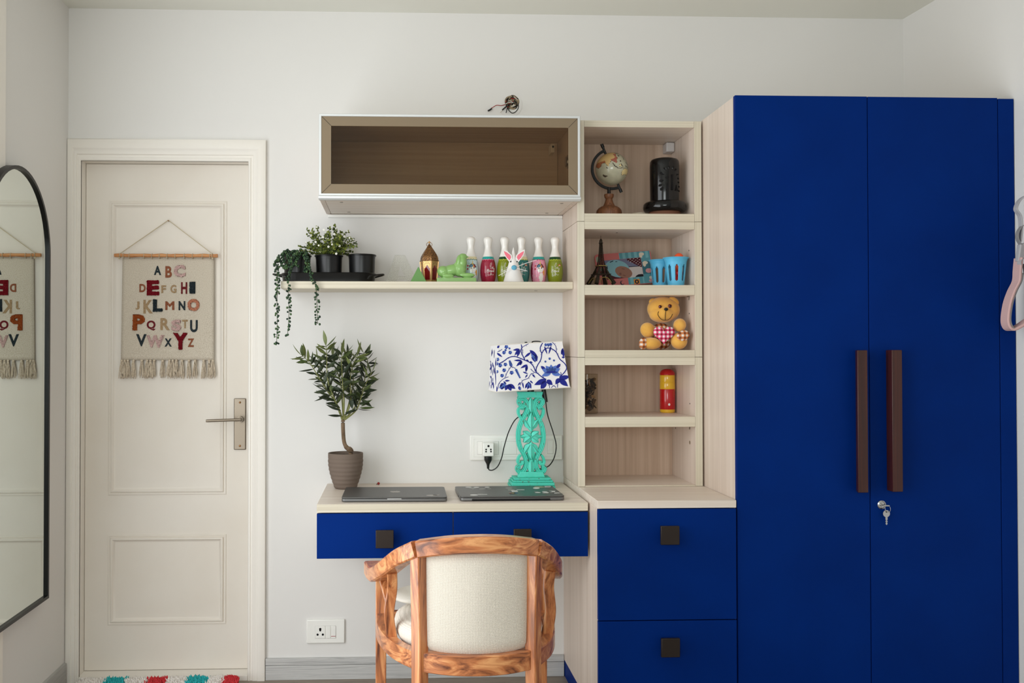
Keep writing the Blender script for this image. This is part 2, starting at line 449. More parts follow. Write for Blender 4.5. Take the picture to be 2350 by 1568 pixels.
# jambs, head and stop
fr.box(-1.2005, -1.1895, -.008, .12, 0, 1.982).box(-.5565, -.548, -.008, .12, 0, 1.982).box(-1.2005, -.548, -.008, .12, 1.9795, 1.992)
fr.build('door_jamb', 'frame_paint', door, bevel=.0015)
def casing(pts_out, pts_in, layers, name):
    m = MB(); rings = []
    for t, h in layers:
        rings.append([(o[0]+(i[0]-o[0])*t, -h, o[1]+(i[1]-o[1])*t) for o, i in zip(pts_out, pts_in)])
    n = len(pts_out); v = [p for r in rings for p in r]; f = []
    for j in range(len(rings)-1):
        for k in range(n-1):
            f.append((j*n+k, j*n+k+1, (j+1)*n+k+1, (j+1)*n+k))
    m.add(v, f); return m.build(name, 'frame_paint', door, angle=50)
casing([(-1.2390, 0), (-1.2390, 2.062), (-.490, 2.062), (-.490, 0)], [(-1.1895, 0), (-1.1895, 1.9795), (-.5565, 1.9795), (-.5565, 0)],
       [(0, 0), (0, .016), (.06, .0185), (.42, .0185), (.46, .0150), (.70, .0150), (.74, .0105), (.83, .0105), (.86, .013), (.95, .013), (1, .009), (1, 0)], 'architrave')
fr = MB().prism([(-.012, 0), (-.012, .020), (.045, .0245), (.12, .0245), (.12, 0)], -1.1895, -.5565, 'yz')
fr.build('threshold', 'frame_paint', door, bevel=.001)
pl = MB().box(-.6185, -.5725, .0435, .05, .871, 1.070).build('handle_plate', 'nickel', leaf, bevel=.003, seg=3)
m = MB()
for z in (1.0545, .8865): m.lathe([(0, 0), (.0042, 0), (.0042, .001), (.0025, .002), (0, .002)], 14, (0, 0, 0))
for k, z in enumerate((1.0545, .8865)):
    q = MB(); q.add([(x-.595, .0435-zz, z+y) for x, y, zz in m.v[k*70:(k+1)*70]], [tuple(i for i in f) for f in m.f[:len(m.f)//2]])
    q.build('screw', 'gold_dark', door)
m = MB(); m.tube([(-.592, .044, .990), (-.592, .016, .990)], .0125, 20)
m.tube([(-.592, .02, .990), (-.592, .0, .990)], .009, 16)
m.tube(smooth_path([(-.584, -.004, .9905), (-.62, -.0045, .990), (-.67, -.005, .9885), (-.716, -.006, .987)], 5), [.0055]*15+[.0048], 14)
m.build('lever', 'nickel', door)

# ------------------------------------------------------------------ arched mirror on the side wall
MY, MR, MZ0, MZ1 = -.545, .262, .390, 1.590
mir = thing('arched_mirror', 'tall arched mirror in a thin black frame hung on the side wall', 'mirror', (LX, MY, MZ0))
def arch(r, zb, n=28):
    pts = [(MY-r, zb)]+[(MY-r*math.cos(PI*i/n), MZ1+r*math.sin(PI*i/n)) for i in range(n+1)]+[(MY+r, zb)]
    return pts
o_, i_ = arch(MR, MZ0), arch(MR-.011, MZ0+.011)
rings = []
for pts, x in ((o_, LX+.001), (o_, LX+.036), (i_, LX+.036), (i_, LX+.027)):
    rings.append([(x, p[0], p[1]) for p in pts])
MB().ring_sweep(rings, 0, caps=False).build('frame', 'black_metal', mir, angle=35)
MB().prism(i_, LX+.024, LX+.028, 'yz').build('glass', 'mirror_silver', mir, smooth=False)
# ------------------------------------------------------------------ built-in furniture
GLAM = 'light wood-grain laminate fitted furniture'
# wall cabinet with lift-up glass flap
c = thing('wall_cabinet', 'wide wall cabinet with brown glass flap in an aluminium frame', 'cabinet', (.1976, -.18, 1.78))
X0, X1, Z0, Z1 = -.2587, .6539, 1.7801, 2.0776
bx('top_panel', 'laminate_h', c, X0, X1, -.345, -.001, Z1-.018, Z1)
bx('bottom_panel', 'laminate_h', c, X0+.019, X1-.019, -.345, -.001, Z0, Z0+.018)
bx('side_panel', 'laminate_v', c, X0, X0+.018, -.345, -.001, Z0, Z1-.0182)
bx('side_panel', 'laminate_v', c, X1-.018, X1, -.345, -.001, Z0, Z1-.0182)
bx('back_panel', 'laminate_h', c, X0+.019, X1-.019, -.012, -.004, Z0+.0185, Z1-.0185)
d = MB().rect_frame(X0-.001, X1+.001, Z0+.012, Z1+.001, [(0, 0), (0, .0185), (.0015, .020), (.0075, .020), (.009, .0185), (.009, 0)], -.346).build('flap_frame', 'aluminium', c)
m = MB(); m.prism([(-.347+.0, Z0-.001), (-.3655, Z0-.001), (-.3715, Z0+.004), (-.3715, Z0+.010), (-.3665, Z0+.0145), (-.347, Z0+.0145)], X0-.002, X1+.002, 'yz')
m.build('pull_rail', 'aluminium', d, bevel=.001)
MB().rect_frame(X0+.0085, X1-.0085, Z0+.0205, Z1-.0085, [(0, 0), (0, .0006), (.0325, .0006), (.0330, 0)], -.3646).build('inner_frame', 'tan_frame', d)
for xa, za, sx_, sz_ in ((X0+.0085, Z0+.0205, 1, 1), (X1-.0085, Z0+.0205, -1, 1), (X0+.0085, Z1-.0085, 1, -1), (X1-.0085, Z1-.0085, -1, -1)):
    MB().bar([(xa+.001*sx_, -.3653, za+.001*sz_), (xa+.0322*sx_, -.3653, za+.0322*sz_)], .0003, .0012, up=(-sx_*sz_, 0, 1)).build('mitre_joint', 'dark_gap', d)
MB().box(X0+.009, X1-.009, -.3645, -.3615, Z0+.0205, Z1-.009).build('pane', 'brown_glass', d, smooth=False)
hb = MB().box(.592, .606, -.12, -.06, 2.000, 2.034).build('hanging_bracket', 'white_plastic', c, bevel=.002)
MB().disc((.5995, -.1205, 2.022), .004, 14, 'y', 0, .002).build('screw', 'hole_black', hb)
m = MB(); m.lathe([(0, 0), (.024, 0), (.024, .008), (.018, .010), (.018, .014), (.006, .015), (0, .015)], 24)
q = MB(); q.add([(.6355-z, -.255+x, 1.938+y) for x, y, z in m.v], m.f); q.build('flap_stay', 'steel', c)
for x, y in ((-.185, -.30), (-.17, -.06), (.60, -.30), (.585, -.06)):
    MB().disc((x, y, Z0-.0004), .006, 14, 'z', 0, .001).build('cam_cap', 'nickel', c)
tag(MB().box(-.252, .6545, -.012, 0, 1.7665, 1.7785).build('batten_strip', 'white_plastic', bevel=.002), 'thin white strip along the wall beneath the glass-fronted wall cabinet', 'strip')

# floating shelf
sh = thing('floating_shelf', 'long floating wall shelf of pale wood-grain laminate', 'shelf', (.12, -.11, 1.48))
bx('shelf_board', 'edge_h', sh, -.4072, .6545, -.2237, 0, 1.4791, 1.5054, .001)
MB().disc((.533, -.12, 1.4787), .006, 14, 'z', 0, .001).build('cam_cap', 'nickel', sh)

# three stacked open bookcase units
BX0, BX1, BT, BD = .6553, 1.1051, .0255, -.3026
def unit(name, label, z0, z1, boards, top=True):
    u = thing(name, label, 'bookcase', ((BX0+BX1)/2, -.15, z0), group='stacked open shelf units')
    for x in (BX0, BX1-BT):
        p = bx('side_panel', 'laminate_v', u, x, x+BT, BD+.001, -.001, z0+.0004, z1-.0004)
        bx('edge_band', 'edge_v', p, x, x+BT, BD, BD+.0009, z0+.0004, z1-.0004, .0004)
    for n, a0, a1 in boards:
        p = bx(n, 'laminate_h', u, BX0+BT+.0006, BX1-BT-.0006, BD+.0016, -.013, a0, a1)
        bx('edge_band', 'edge_h', p, BX0+BT+.0006, BX1-BT-.0006, BD+.0006, BD+.0015, a0, a1, .0004)
    bx('back_panel', 'laminate_back', u, BX0+BT, BX1-BT, -.012, -.004, z0+.001, z1-.001)
    return u
u1 = unit('bookcase_unit', 'topmost open shelf unit holding the globe and black ceramic lamp', 1.7163, 2.0785, [('top_board', 2.0555, 2.0785), ('bottom_board', 1.7163, 1.7445)])
br = MB().box(1.046, 1.0785, -.068, -.013, 2.018, 2.054).build('hanging_bracket', 'grey_plastic', u1, bevel=.004)
u2 = unit('bookcase_unit', 'middle open shelf unit holding the photo frame and teddy bear', 1.2303, 1.7157, [('top_board', 1.6885, 1.7157), ('shelf_board', 1.4525, 1.4885), ('bottom_board', 1.2303, 1.2553)])
u3 = unit('bookcase_unit', 'lowest open shelf unit holding the flask and glass jar', .7685, 1.2297, [('top_board', 1.2018, 1.2297), ('shelf_board', .9805, 1.0170), ('bottom_board', .7685, .7725)])
for u, z in ((u2, 1.4525), (u3, .9805)):
    m = MB().tube([(1.0785, -.24, z-.001), (1.072, -.24, z-.001), (1.070, -.24, z-.004)], .0022, 8).tube([(1.0785, -.24, z-.0005), (1.0785, -.236, z-.014)], .002, 8)
    m.build('shelf_clip', 'nickel', u)
for u, y, z, r in ((u2, -.235, 1.389, .0028), (u3, -.238, 1.060, .0028), (u3, -.06, .957, .0028), (u3, -.235, .918, .0068), (u2, -.235, 1.62, .0028)):
    MB().disc((1.0794, y, z), r, 14, 'x', 0, .0006).build('peg_hole' if r < .005 else 'dowel_cap', 'hole_black' if r < .005 else 'tan_frame', u)
MB().disc((.822, -.2, 1.6881), .004, 14, 'z', 0, .0006).build('peg_hole', 'hole_black', u2)

# chest of drawers
KX0, KX1, KY = .6565, 1.1100, -.6150
ch = thing('drawer_chest', 'chest with two deep blue drawers and a laminate top', 'drawer chest', (.883, -.31, 0))
bx('top_board', 'laminate_h', ch, KX0, KX1, -.6245, 0, .7434, .7680, .001)
bx('side_panel', 'laminate_v', ch, KX0, KX0+.018, KY+.004, -.0005, .062, .7430)
bx('side_panel', 'laminate_v', ch, KX1-.018, KX1, KY+.004, -.0005, .062, .7430)
bx('back_panel', 'laminate_v', ch, KX0+.018, KX1-.018, -.012, -.004, .062, .743)
bx('bottom_panel', 'laminate_h', ch, KX0+.018, KX1-.018, KY+.004, -.012, .062, .080)
bx('plinth', 'blue_laminate', ch, KX0+.001, KX1-.001, KY+.01, -.0005, 0, .0615)
def knob(parent, x, z, y, s=.030):
    m = MB().box(x-s, x+s, y-.034, y-.022, z-s, z+s).box(x-.011, x+.011, y-.0225, y, z-.011, z+.011)
    return m.build('knob', 'knob_bronze', parent, bevel=.0018, seg=2)
for z0, z1, kz in ((.3850, .7410, .6625), (.030, .3820, .305)):
    d = bx('drawer', 'blue_laminate', ch, KX0+.0005, KX1-.0025, -.6300, -.6120, z0, z1, .0012, 2)
    knob(d, .882, kz, -.6300)

# wall-hung desk with two drawers
dk = thing('desk', 'wall-hung desk with two shallow blue drawers and a laminate top', 'desk', (.197, -.25, .56))
DX0, DX1, DY = -.2547, .6495, -.5055
t_ = bx('desk_top', 'laminate_h', dk, DX0, DX1, DY+.001, 0, .7175, .7444, .0006)
bx('edge_band', 'edge_h', t_, DX0, DX1, DY, DY+.0009, .7175, .7444, .0004)
bx('drawer_box', 'laminate_h', dk, DX0+.002, DX1-.001, DY+.022, -.001, .578, .7170)
for a0, a1, kx in ((DX0, .1965, -.030), (.1990, DX1, .4255)):
    d = bx('drawer', 'blue_laminate', dk, a0, a1, DY, DY+.018, .5650, .7135, .0012, 2)
    knob(d, kx, .634, DY, .0295)

# wardrobe
wd = thing('wardrobe', 'tall blue two-door wardrobe with brown wooden bar handles', 'wardrobe', (1.56, -.31, 0))
WX0, WF = 1.1123, -.6233
bx('side_panel', 'laminate_v', wd, WX0, WX0+.018, WF+.020, -.001, 0, 2.085)
bx('side_panel', 'laminate_v', wd, 1.990, 2.008, WF+.020, -.001, 0, 2.085)
bx('top_panel', 'laminate_h', wd, WX0+.018, 1.990, WF+.020, -.001, 2.067, 2.085)
bx('back_panel', 'laminate_v', wd, WX0+.018, 1.990, -.012, -.003, .07, 2.067)
bx('plinth', 'blue_laminate', wd, WX0+.001, 2.0075, WF+.03, WF+.048, 0, .07)
d1 = bx('door', 'blue_laminate', wd, WX0+.001, 1.5520, WF, WF+.018, .075, 2.0870, .0012, 2)
d2 = bx('door', 'blue_laminate', wd, 1.5545, 1.9905, WF, WF+.018, .075, 2.0865, .0012, 2)
bx('filler_strip', 'blue_laminate', wd, 1.9930, 2.0455, WF, WF+.018, 0, 2.0840, .0012, 2)
m = MB().prism([(1.507, WF), (1.527, WF), (1.5275, WF-.040), (1.4945, WF-.040), (1.4950, WF-.034)], .795, 1.254, 'xy')
m.build('bar_handle', 'handle_wood', d1, bevel=.0015)
m = MB().prism([(1.6085, WF), (1.629, WF), (1.6415, WF-.034), (1.6415, WF-.040), (1.6080, WF-.040)], .797, 1.2545, 'xy')
m.build('bar_handle', 'handle_wood', d2, bevel=.0015)
m = MB(); m.lathe([(.014, 0), (.014, .002), (.011, .0035), (.010, .0015), (.006, .0015), (.0055, .006), (0, .006)], 24)
lk = MB().add([(1.5905+x, WF-z, .7495+y) for x, y, z in m.v], m.f).build('lock', 'steel', d2)
tag_k = thing('wardrobe_key', 'small silver key hanging from the wardrobe lock', 'key', (1.600, WF-.012, .70))
m = MB().box(1.590, 1.610, WF-.0145, WF-.0125, .7465, .7500)
m.tube([(1.6045+.009*math.cos(a*PI/8), WF-.013+.003*math.sin(a*PI/8), .7385+.011*math.sin(a*PI/8)) for a in range(16)], .0008, 6, closed=True)
m.build('key_ring', 'steel', tag_k)
K = [(1.6000+x, z) for x, z in ellipse(0, .7225, .0115, .0115, 20)]
m = MB(); m.prism(K, WF-.0135, WF-.0118, 'xz')
m.prism([(1.5965, .714), (1.6035, .714), (1.6035, .704), (1.6015, .700), (1.6040, .697), (1.6015, .694), (1.6035, .690), (1.6000, .685), (1.5965, .690), (1.5985, .694), (1.5960, .697), (1.5985, .700), (1.5965, .704)], WF-.0134, WF-.0119, 'xz')
m.build('key', 'steel', tag_k)
MB().disc((1.600, WF-.0127, .7285), .0028, 12, 'y', 0, .002).build('key_hole', 'hole_black', tag_k)
# ------------------------------------------------------------------ alphabet wall hanging on the door
pm('hanging_cloth', (206, 196, 180), .95, spec=.1, vary=((184, 172, 154), 420, .42, .62), bump=(900, .5))
pm('cord_beige', (190, 176, 150), .9, spec=.1)
pm('fringe', (206, 192, 172), .95, spec=.1, vary=((184, 168, 146), 160, .4, .65))
grain('rod_wood', (206, 150, 96), (190, 130, 78), (160, 100, 58), 0, 90, 6, .55)
for n_, c_ in dict(ink=(52, 60, 64), brown=(146, 92, 68), pink=(214, 182, 176), maroon=(128, 30, 40), tan=(168, 142, 110), rust=(160, 84, 44), salmon=(196, 134, 108), plum=(112, 44, 48)).items():
    pm('yarn_'+n_, c_, .95, spec=.1, bump=(700, .9), vary=(tuple(max(0, v-26) for v in c_), 260, .4, .7))
wh = thing('wall_hanging', 'woven alphabet wall hanging with beige fringe on a wooden rod', 'wall hanging', (-.877, .03, 1.22))
HY = .0365
k_ = .000454
def hp(cx, cy): return (-.871+(cx-542)*k_, 1.7575-(cy-103)*k_)
m = MB(); n = 24
m.tube([(-1.0735+.394*i/n, .030, 1.622+.0006*math.sin(i*1.3)) for i in range(n+1)], [.0066+.0007*math.sin(i*1.9) for i in range(n+1)], 12)
rod = m.build('rod', 'rod_wood', wh)
nx, nz = hp(542, 103)
m = MB(); m.tube([(-1.052, .030, 1.629), (nx-.002, .040, nz+.001), (nx, .041, nz+.003), (nx+.002, .040, nz+.001), (-.700, .030, 1.629)], .0016, 6)
for x, sg in ((-1.052, -1), (-.700, 1)):
    m.tube([(x, .030+.0085*math.cos(a*PI/5), 1.622+.0085*math.sin(a*PI/5)) for a in range(10)], .0015, 6, closed=True)
    m.ball((x+.002*sg, .024, 1.611), .004, 8, 6)
m.build('cord', 'cord_beige', wh)
MB().tube([(nx, .05, nz), (nx, .034, nz)], .002, 8).build('nail', 'gold_dark', wh)
for cx in (172, 222, 345, 412, 475, 540, 607, 683, 752, 835, 900):
    x = hp(cx, 0)[0]
    MB().tube([(x, .030+.0083*math.cos(a*PI/6), 1.6205+.0098*math.sin(a*PI/6)-.001) for a in range(12)], .0013, 6, closed=True).build('loop', 'cord_beige', wh)
m = MB(); NX, NZ = 26, 30; vv = []; ff = []
for j in range(NZ+1):
    t = j/NZ; z = 1.6125+(1.2195-1.6125)*t
    for i in range(NX+1):
        s_ = i/NX; x0, x1 = -1.044-.005*t, -.6945+.001*t
        vv.append((x0+(x1-x0)*s_, HY+.0012*math.sin(s_*9+t*3)*t-.0015*(s_-.5)**2, z+.0012*math.sin(s_*25)*(1 if j == NZ else 0)))
for j in range(NZ):
    for i in range(NX):
        a = j*(NX+1)+i; ff.append((a, a+1, a+NX+2, a+NX+1))
m.add(vv, ff); cloth = m.build('cloth', 'hanging_cloth', wh, solid=.003)
LET = [('A',456,528,78,60,'ink',0),('B',549,540,98,55,'brown',0),('C',642,533,100,95,'pink',1),
 ('D',330,678,70,52,'brown',0),('E',420,676,125,100,'maroon',1),('F',508,687,66,40,'tan',0),('G',590,685,70,50,'tan',0),('H',680,677,100,52,'plum',0),('I',750,674,95,44,'ink',1),
 ('J',288,826,68,34,'tan',0),('K',378,836,115,80,'tan',0),('L',460,826,100,78,'ink',1),('M',560,827,74,76,'brown',0),('N',662,827,78,56,'ink',0),('O',760,821,100,98,'salmon',1),
 ('P',300,970,130,100,'rust',1),('Q',403,996,85,74,'plum',0),('R',520,984,102,78,'tan',0),('S',615,995,95,80,'pink',1),('T',688,983,72,46,'tan',0),('U',763,1001,104,64,'ink',0),
 ('V',322,1121,104,88,'ink',0),('W',440,1130,105,145,'pink',1),('X',547,1140,70,60,'ink',0),('Y',650,1130,140,115,'maroon',1),('Z',738,1142,72,54,'brown',0)]
for chr_, cx, cy, h, w, col, tuft in LET:
    v, f = glyph(chr_, 1., .1, .0 if chr_ in 'MWN' else (.045 if tuft else .036), bevel=.036 if chr_ in 'MWN' else 0.)
    xs = [p[0] for p in v]; ys = [p[1] for p in v]
    sx = w*k_/(max(xs)-min(xs)); sy = h*k_/(max(ys)-min(ys)); mx = (max(xs)+min(xs))/2; my = (max(ys)+min(ys))/2
    X, Z = hp(cx, cy); rr = random.Random(ord(chr_)); dep = .004 if tuft else .0012; pts = []
    for p in v:
        j = (rr.uniform(-1, 1)*.0018, rr.uniform(-1, 1)*.0018) if tuft else (0, 0)
        pts.append((X+(p[0]-mx)*sx+j[0], HY-.0022-(dep if p[2] > 0 else 0), Z+(p[1]-my)*sy+j[1]))
    MB().add(pts, f).build('letter', 'yarn_'+col, cloth, angle=50)
    if tuft:   # looped pile standing on the tufted letters
        b = MB(); bm = bmesh.new(); bm.from_mesh(bpy.data.objects[0].data) if False else None
        tris = []
        for q in f:
            if all(v[i][2] > 0 for i in q):
                for i in range(1, len(q)-1): tris.append((pts[q[0]], pts[q[i]], pts[q[i+1]]))
        ar = [max(1e-9, abs((t[1][0]-t[0][0])*(t[2][2]-t[0][2])-(t[2][0]-t[0][0])*(t[1][2]-t[0][2]))/2) for t in tris]
        tot = sum(ar); N = int(tot/5.5e-6)
        for t in rr.choices(tris, ar, k=N):
            a, c = rr.random(), rr.random()
            if a+c > 1: a, c = 1-a, 1-c
            x = t[0][0]+a*(t[1][0]-t[0][0])+c*(t[2][0]-t[0][0]); z = t[0][2]+a*(t[1][2]-t[0][2])+c*(t[2][2]-t[0][2])
            r = rr.uniform(.0012, .0021)
            b.ball((x, HY-.0062-rr.uniform(0, .0012), z), (r, r*.9, r), 6, 4)
        o = b.build('tufts', 'yarn_'+col, cloth, clean=False, angle=180); o['kind'] = 'stuff'
rr = random.Random(3)
for cx in (158, 183, 208, 256, 325, 370, 398, 428, 500, 558, 586, 615, 662, 722, 774, 845, 893, 922):
    m = MB(); x, _ = hp(cx, 0); zt = 1.2195
    m.ball((x, HY-.002, zt-.003), (.0055, .005, .005), 10, 6)
    for q in range(13):
        dx = rr.uniform(-.0062, .0062); dx2 = dx*1.25+rr.uniform(-.003, .003); L = .066+rr.uniform(-.006, .008)
        y = HY-.002+rr.uniform(-.003, .003)
        m.tube(smooth_path([(x+dx*.4, y, zt-.004), (x+dx, y, zt-.02), (x+dx2, y+rr.uniform(-.001, .001), zt-L*.7), (x+dx2*1.15, y, zt-L)], 2), [.0016]*6+[.0006], 5)
    m.build('tassel', 'fringe', cloth, clean=False, angle=180)

# ------------------------------------------------------------------ capped-off wiring in the wall
pm('plaster_raw', (150, 134, 108), .95, bump=(120, .6), vary=((120, 100, 74), 40, .45, .7))
pm('wire_red', (150, 34, 30), .45); pm('wire_white', (214, 208, 196), .5); pm('wire_green', (70, 86, 72), .5)
wb = thing('wire_outlet', 'open round wall box with loose red and black wires', 'wires', (.452, 0, 2.21))
ro, ri = [], []
n = 40
for i in range(n):
    a = 2*PI*i/n
    ro.append((.4510+.0475*math.cos(a), 2.2100+.0475*math.sin(a)))
    ri.append((.4595+.0285*math.cos(a)*(1+.05*math.sin(3*a)), 2.2190+.0285*math.sin(a)*(1+.04*math.cos(5*a))))
MB().ring_sweep([[(p[0], 0, p[1]) for p in ro], [(p[0], -.0022, p[1]) for p in ro], [(p[0], -.0022, p[1]) for p in ri], [(p[0], .03, p[1]) for p in ri]], caps=False).build('plaster_ring', 'wall_paint', wb, smooth=False)
m = MB().ring_sweep([[(p[0], -.0012, p[1]) for p in ri], [(.459+(p[0]-.459)*.96, .045, 2.219+(p[1]-2.219)*.96) for p in ri]]); m.build('box_shell', 'plaster_raw', wb)
rr = random.Random(11)
for q in range(36):
    a = rr.uniform(0, 2*PI); r = rr.uniform(.004, .027); pts = [(.459, .036, 2.219)]
    for s_ in range(4):
        a += rr.uniform(.5, 1.5); r = min(.027, max(.003, r+rr.uniform(-.012, .012)))
        pts.append((.4605+r*math.cos(a), .022-.010*s_+rr.uniform(-.006, .006), 2.217+r*math.sin(a)))
    MB().tube(smooth_path(pts, 5), .0019, 6).build('wire', ['black_plastic', 'black_plastic', 'wire_white', 'black_plastic', 'wire_green', 'black_plastic', 'wire_red'][q % 7], wb)
def px(cx, cy): return (.4505+(cx-1265)*.0000930, 2.2110-(cy-740)*.0000930)
def wire(pts, mat, r=.0013, ys=None):
    P = [(*px(*p), -.006-.003*i) if False else (px(*p)[0], -.004-.0035*i, px(*p)[1]) for i, p in enumerate(pts)]
    return MB().tube(smooth_path(P, 6), r, 7).build('wire', mat, wb)
wire([(1330, 690), (1080, 760), (900, 815), (700, 815), (560, 900), (480, 950)], 'wire_red', .0014)
wire([(500, 930), (430, 990), (350, 1040)], 'black_plastic', .0034)
wire([(1300, 720), (1120, 840), (940, 1000)], 'black_plastic', .0026)
wire([(950, 1010), (900, 1060), (850, 1110)], 'wire_white', .0012)
wire([(1250, 800), (1160, 900), (1100, 1120)], 'black_plastic', .0016)
wire([(1180, 800), (1190, 950), (1300, 1100), (1400, 1130), (1520, 1060), (1600, 920), (1580, 760)], 'black_plastic', .0017)
wire([(1200, 620), (1250, 600), (1400, 690), (1200, 700), (1060, 780)], 'wire_white', .0013)

# ------------------------------------------------------------------ switch plates
sp = thing('switch_plate', 'wide white switch plate on the wall behind the turquoise lamp', 'switch plate', (.474, 0, .88))
MB().box(.2935, .6515, -.009, 0, .8315, .9275).build('cover', 'white_plastic', sp, bevel=.003)
MB().rect_frame(.306, .640, .8445, .9155, [(0, 0), (.001, .0012), (.002, .0012), (.003, 0)], -.009).build('cover_rim', 'white_plastic', sp)
for a0, a1, z0, z1 in ((.3225, .3405, .8545, .9045), (.3425, .4035, .8545, .9045), (.4155, .4745, .8545, .9045), (.476, .535, .8545, .9045)):
    MB().box(a0, a1, -.0105, -.0085, z0, z1).build('rocker', 'white_plastic', sp, bevel=.0012)
m = MB().box(.5935, .6155, -.0105, -.0085, .8565, .9085).build('rocker', 'white_plastic', sp, bevel=.001)
MB().box(.598, .6105, -.0125, -.0105, .869, .881).build('slider', 'white_plastic', sp, bevel=.0008)
for a0, a1, z0, z1 in ((.3215, .4045, .8535, .9055), (.4145, .536, .8535, .9055), (.5925, .6165, .8555, .9095)):
    MB().rect_frame(a0, a1, z0, z1, [(0, 0), (0, .0003), (.0012, .0003), (.0012, 0)], -.009).build('module_joint', 'grey_plastic', sp)
ad = thing('socket_adaptor', 'white cube socket adaptor plugged into the switch plate behind the lamp', 'adaptor', (.3615, -.02, .85))
MB().box(.3405, .3825, -.042, -.0105, .850, .9015).build('adaptor_body', 'white_plastic', ad, bevel=.0035, seg=3)
for x, z, r in ((.3615, .8895, .0042), (.3525, .8765, .0032), (.3705, .8765, .0032), (.3520, .8685, .0032), (.3710, .8685, .0032)):
    MB().disc((x, -.0421, z), r, 14, 'y', 0, .0012).build('pin_hole', 'hole_black', ad)
s2 = thing('socket_plate', 'white socket plate with one switch low on the wall under the desk', 'socket', (-.26, 0, .18))
MB().box(-.3330, -.1875, -.010, 0, .1365, .2275).build('cover', 'white_plastic', s2, bevel=.004, seg=3)
for a0, a1 in ((-.2995, -.2615), (-.2585, -.2415), (-.2395, -.2215)):
    MB().box(a0, a1, -.0125, -.0095, .1570, .2035).build('module' if a0 < -.28 else 'rocker', 'white_plastic', s2, bevel=.001)
MB().rect_frame(-.3005, -.2205, .156, .2045, [(0, 0), (0, .0004), (.0010, .0004), (.0010, 0)], -.010).build('module_joint', 'grey_plastic', s2)
for x, z, r in ((-.2805, .1925, .0045), (-.2805, .1875, .0038), (-.2905, .1715, .0042), (-.2705, .1715, .0042)):
    MB().disc((x, -.0126, z), r, 16, 'y', 0, .0008).build('pin_hole', 'hole_black', s2)
MB().box(-.2392, -.2218, -.0130, -.0120, .1640, .1658).build('switch_mark', 'wire_red', s2)
MB().disc((-.3328, 0, 0), .001, 6, 'y')
# ------------------------------------------------------------------ table lamp with carved turquoise column
pm('turquoise', (84, 208, 186), .55, spec=.35, vary=((100, 220, 198), 30, .3, .7), bump=(60, .15))
pm('turquoise_worn', (80, 204, 182), .6, spec=.3, vary=((104, 92, 70), 95, .60, .70), bump=(80, .2))
pm('carve_line', (60, 74, 62), .7)
pm('shade_cloth', (232, 231, 232), .85, spec=.15, bump=(800, .1))
pm('shade_edge', (222, 216, 206), .8)
pm('toile_dark', (42, 48, 134), .85, spec=.1); pm('toile_mid', (88, 116, 190), .85, spec=.1)
LC = (.5135, -.115)
lp = thing('table_lamp', 'table lamp with carved turquoise column and blue floral shade', 'lamp', (LC[0], LC[1], .7444))
m = MB().box(.4325, .5965, -.172, -.058, .7446, .7535).box(.4350, .5940, -.170, -.060, .7545, .7660).box(.4400, .5890, -.165, -.065, .7665, .7735).box(.4460, .5830, -.160, -.070, .7740, .7815)
m.build('base', 'turquoise_worn', lp, bevel=.0018)
m = MB().prism([(.4625, .7815), (.5645, .7815), (.5590, .7960), (.5570, .8015), (.4715, .8015), (.4690, .7960)], -.134, -.096, 'xz')
m.build('pedestal', 'turquoise', lp, bevel=.002)
kk = .0002493
def lc(cx, cy): return (LC[0]+(cx-317)*kk, 1.0852-(cy-152)*kk)
def strip(name, pts, w, mat='turquoise', d=.026, n=6, prof=True):
    """Carved bar following a drawn line: domed front, flat sides."""
    P = smooth_path([(*lc(*p), 0) for p in pts], n); L = len(P); rings = []
    for i, p in enumerate(P):
        a = Vector(P[max(i-1, 0)]); b = Vector(P[min(i+1, L-1)]); t = (b-a).normalized(); nn = Vector((-t.y, t.x, 0))
        ww = (w[0]+(w[1]-w[0])*i/(L-1))/2*kk if isinstance(w, tuple) else w*kk/2
        q = [(-1, d/2), (-1, -d/2+.003), (-.72, -d/2-.0005), (-.35, -d/2+.0012), (0, -d/2-.0012), (.35, -d/2+.0012), (.72, -d/2-.0005), (1, -d/2+.003), (1, d/2)]
        rings.append([(p[0]+nn.x*s_*ww, LC[1]+y, p[1]+nn.y*s_*ww) for s_, y in q])
    return MB().ring_sweep(rings).build(name, mat, lp, angle=45)
def lleaf(name, cx, cy, L, w, ang, d=.022, lift=0.):
    """Carved leaf with a raised midrib."""
    o2 = leaf2d(0, 0, L*kk, w*kk, ang, 8); X, Z = lc(cx, cy); n = len(o2)
    yb, ye, yc = LC[1]+d/2, LC[1]-d/2-lift, LC[1]-d/2-.006-lift
    h = n//2
    rib = [((o2[i][0]+o2[(n-i) % n][0])/2, (o2[i][1]+o2[(n-i) % n][1])/2) for i in range(h+1)]
    v = [(X+p[0], yb, Z+p[1]) for p in o2]+[(X+p[0], ye, Z+p[1]) for p in o2]+[(X+p[0], yc if 0 < i < h else ye, Z+p[1]) for i, p in enumerate(rib)]
    f = [tuple(range(n))]+[(i, (i+1) % n, n+(i+1) % n, n+i) for i in range(n)]
    for i in range(h):
        f.append((n+i, n+i+1, 2*n+i+1, 2*n+i)); f.append((n+(n-i) % n, n+(n-i-1) % n, 2*n+i+1, 2*n+i))
    MB().add(v, f).build(name, 'turquoise', lp, angle=25)
    g = MB().tube([(X+a[0], yc-.0002, Z+a[1]) for a in rib[1:-1]], .0005, 5); g.build('carved_line', 'carve_line', lp)
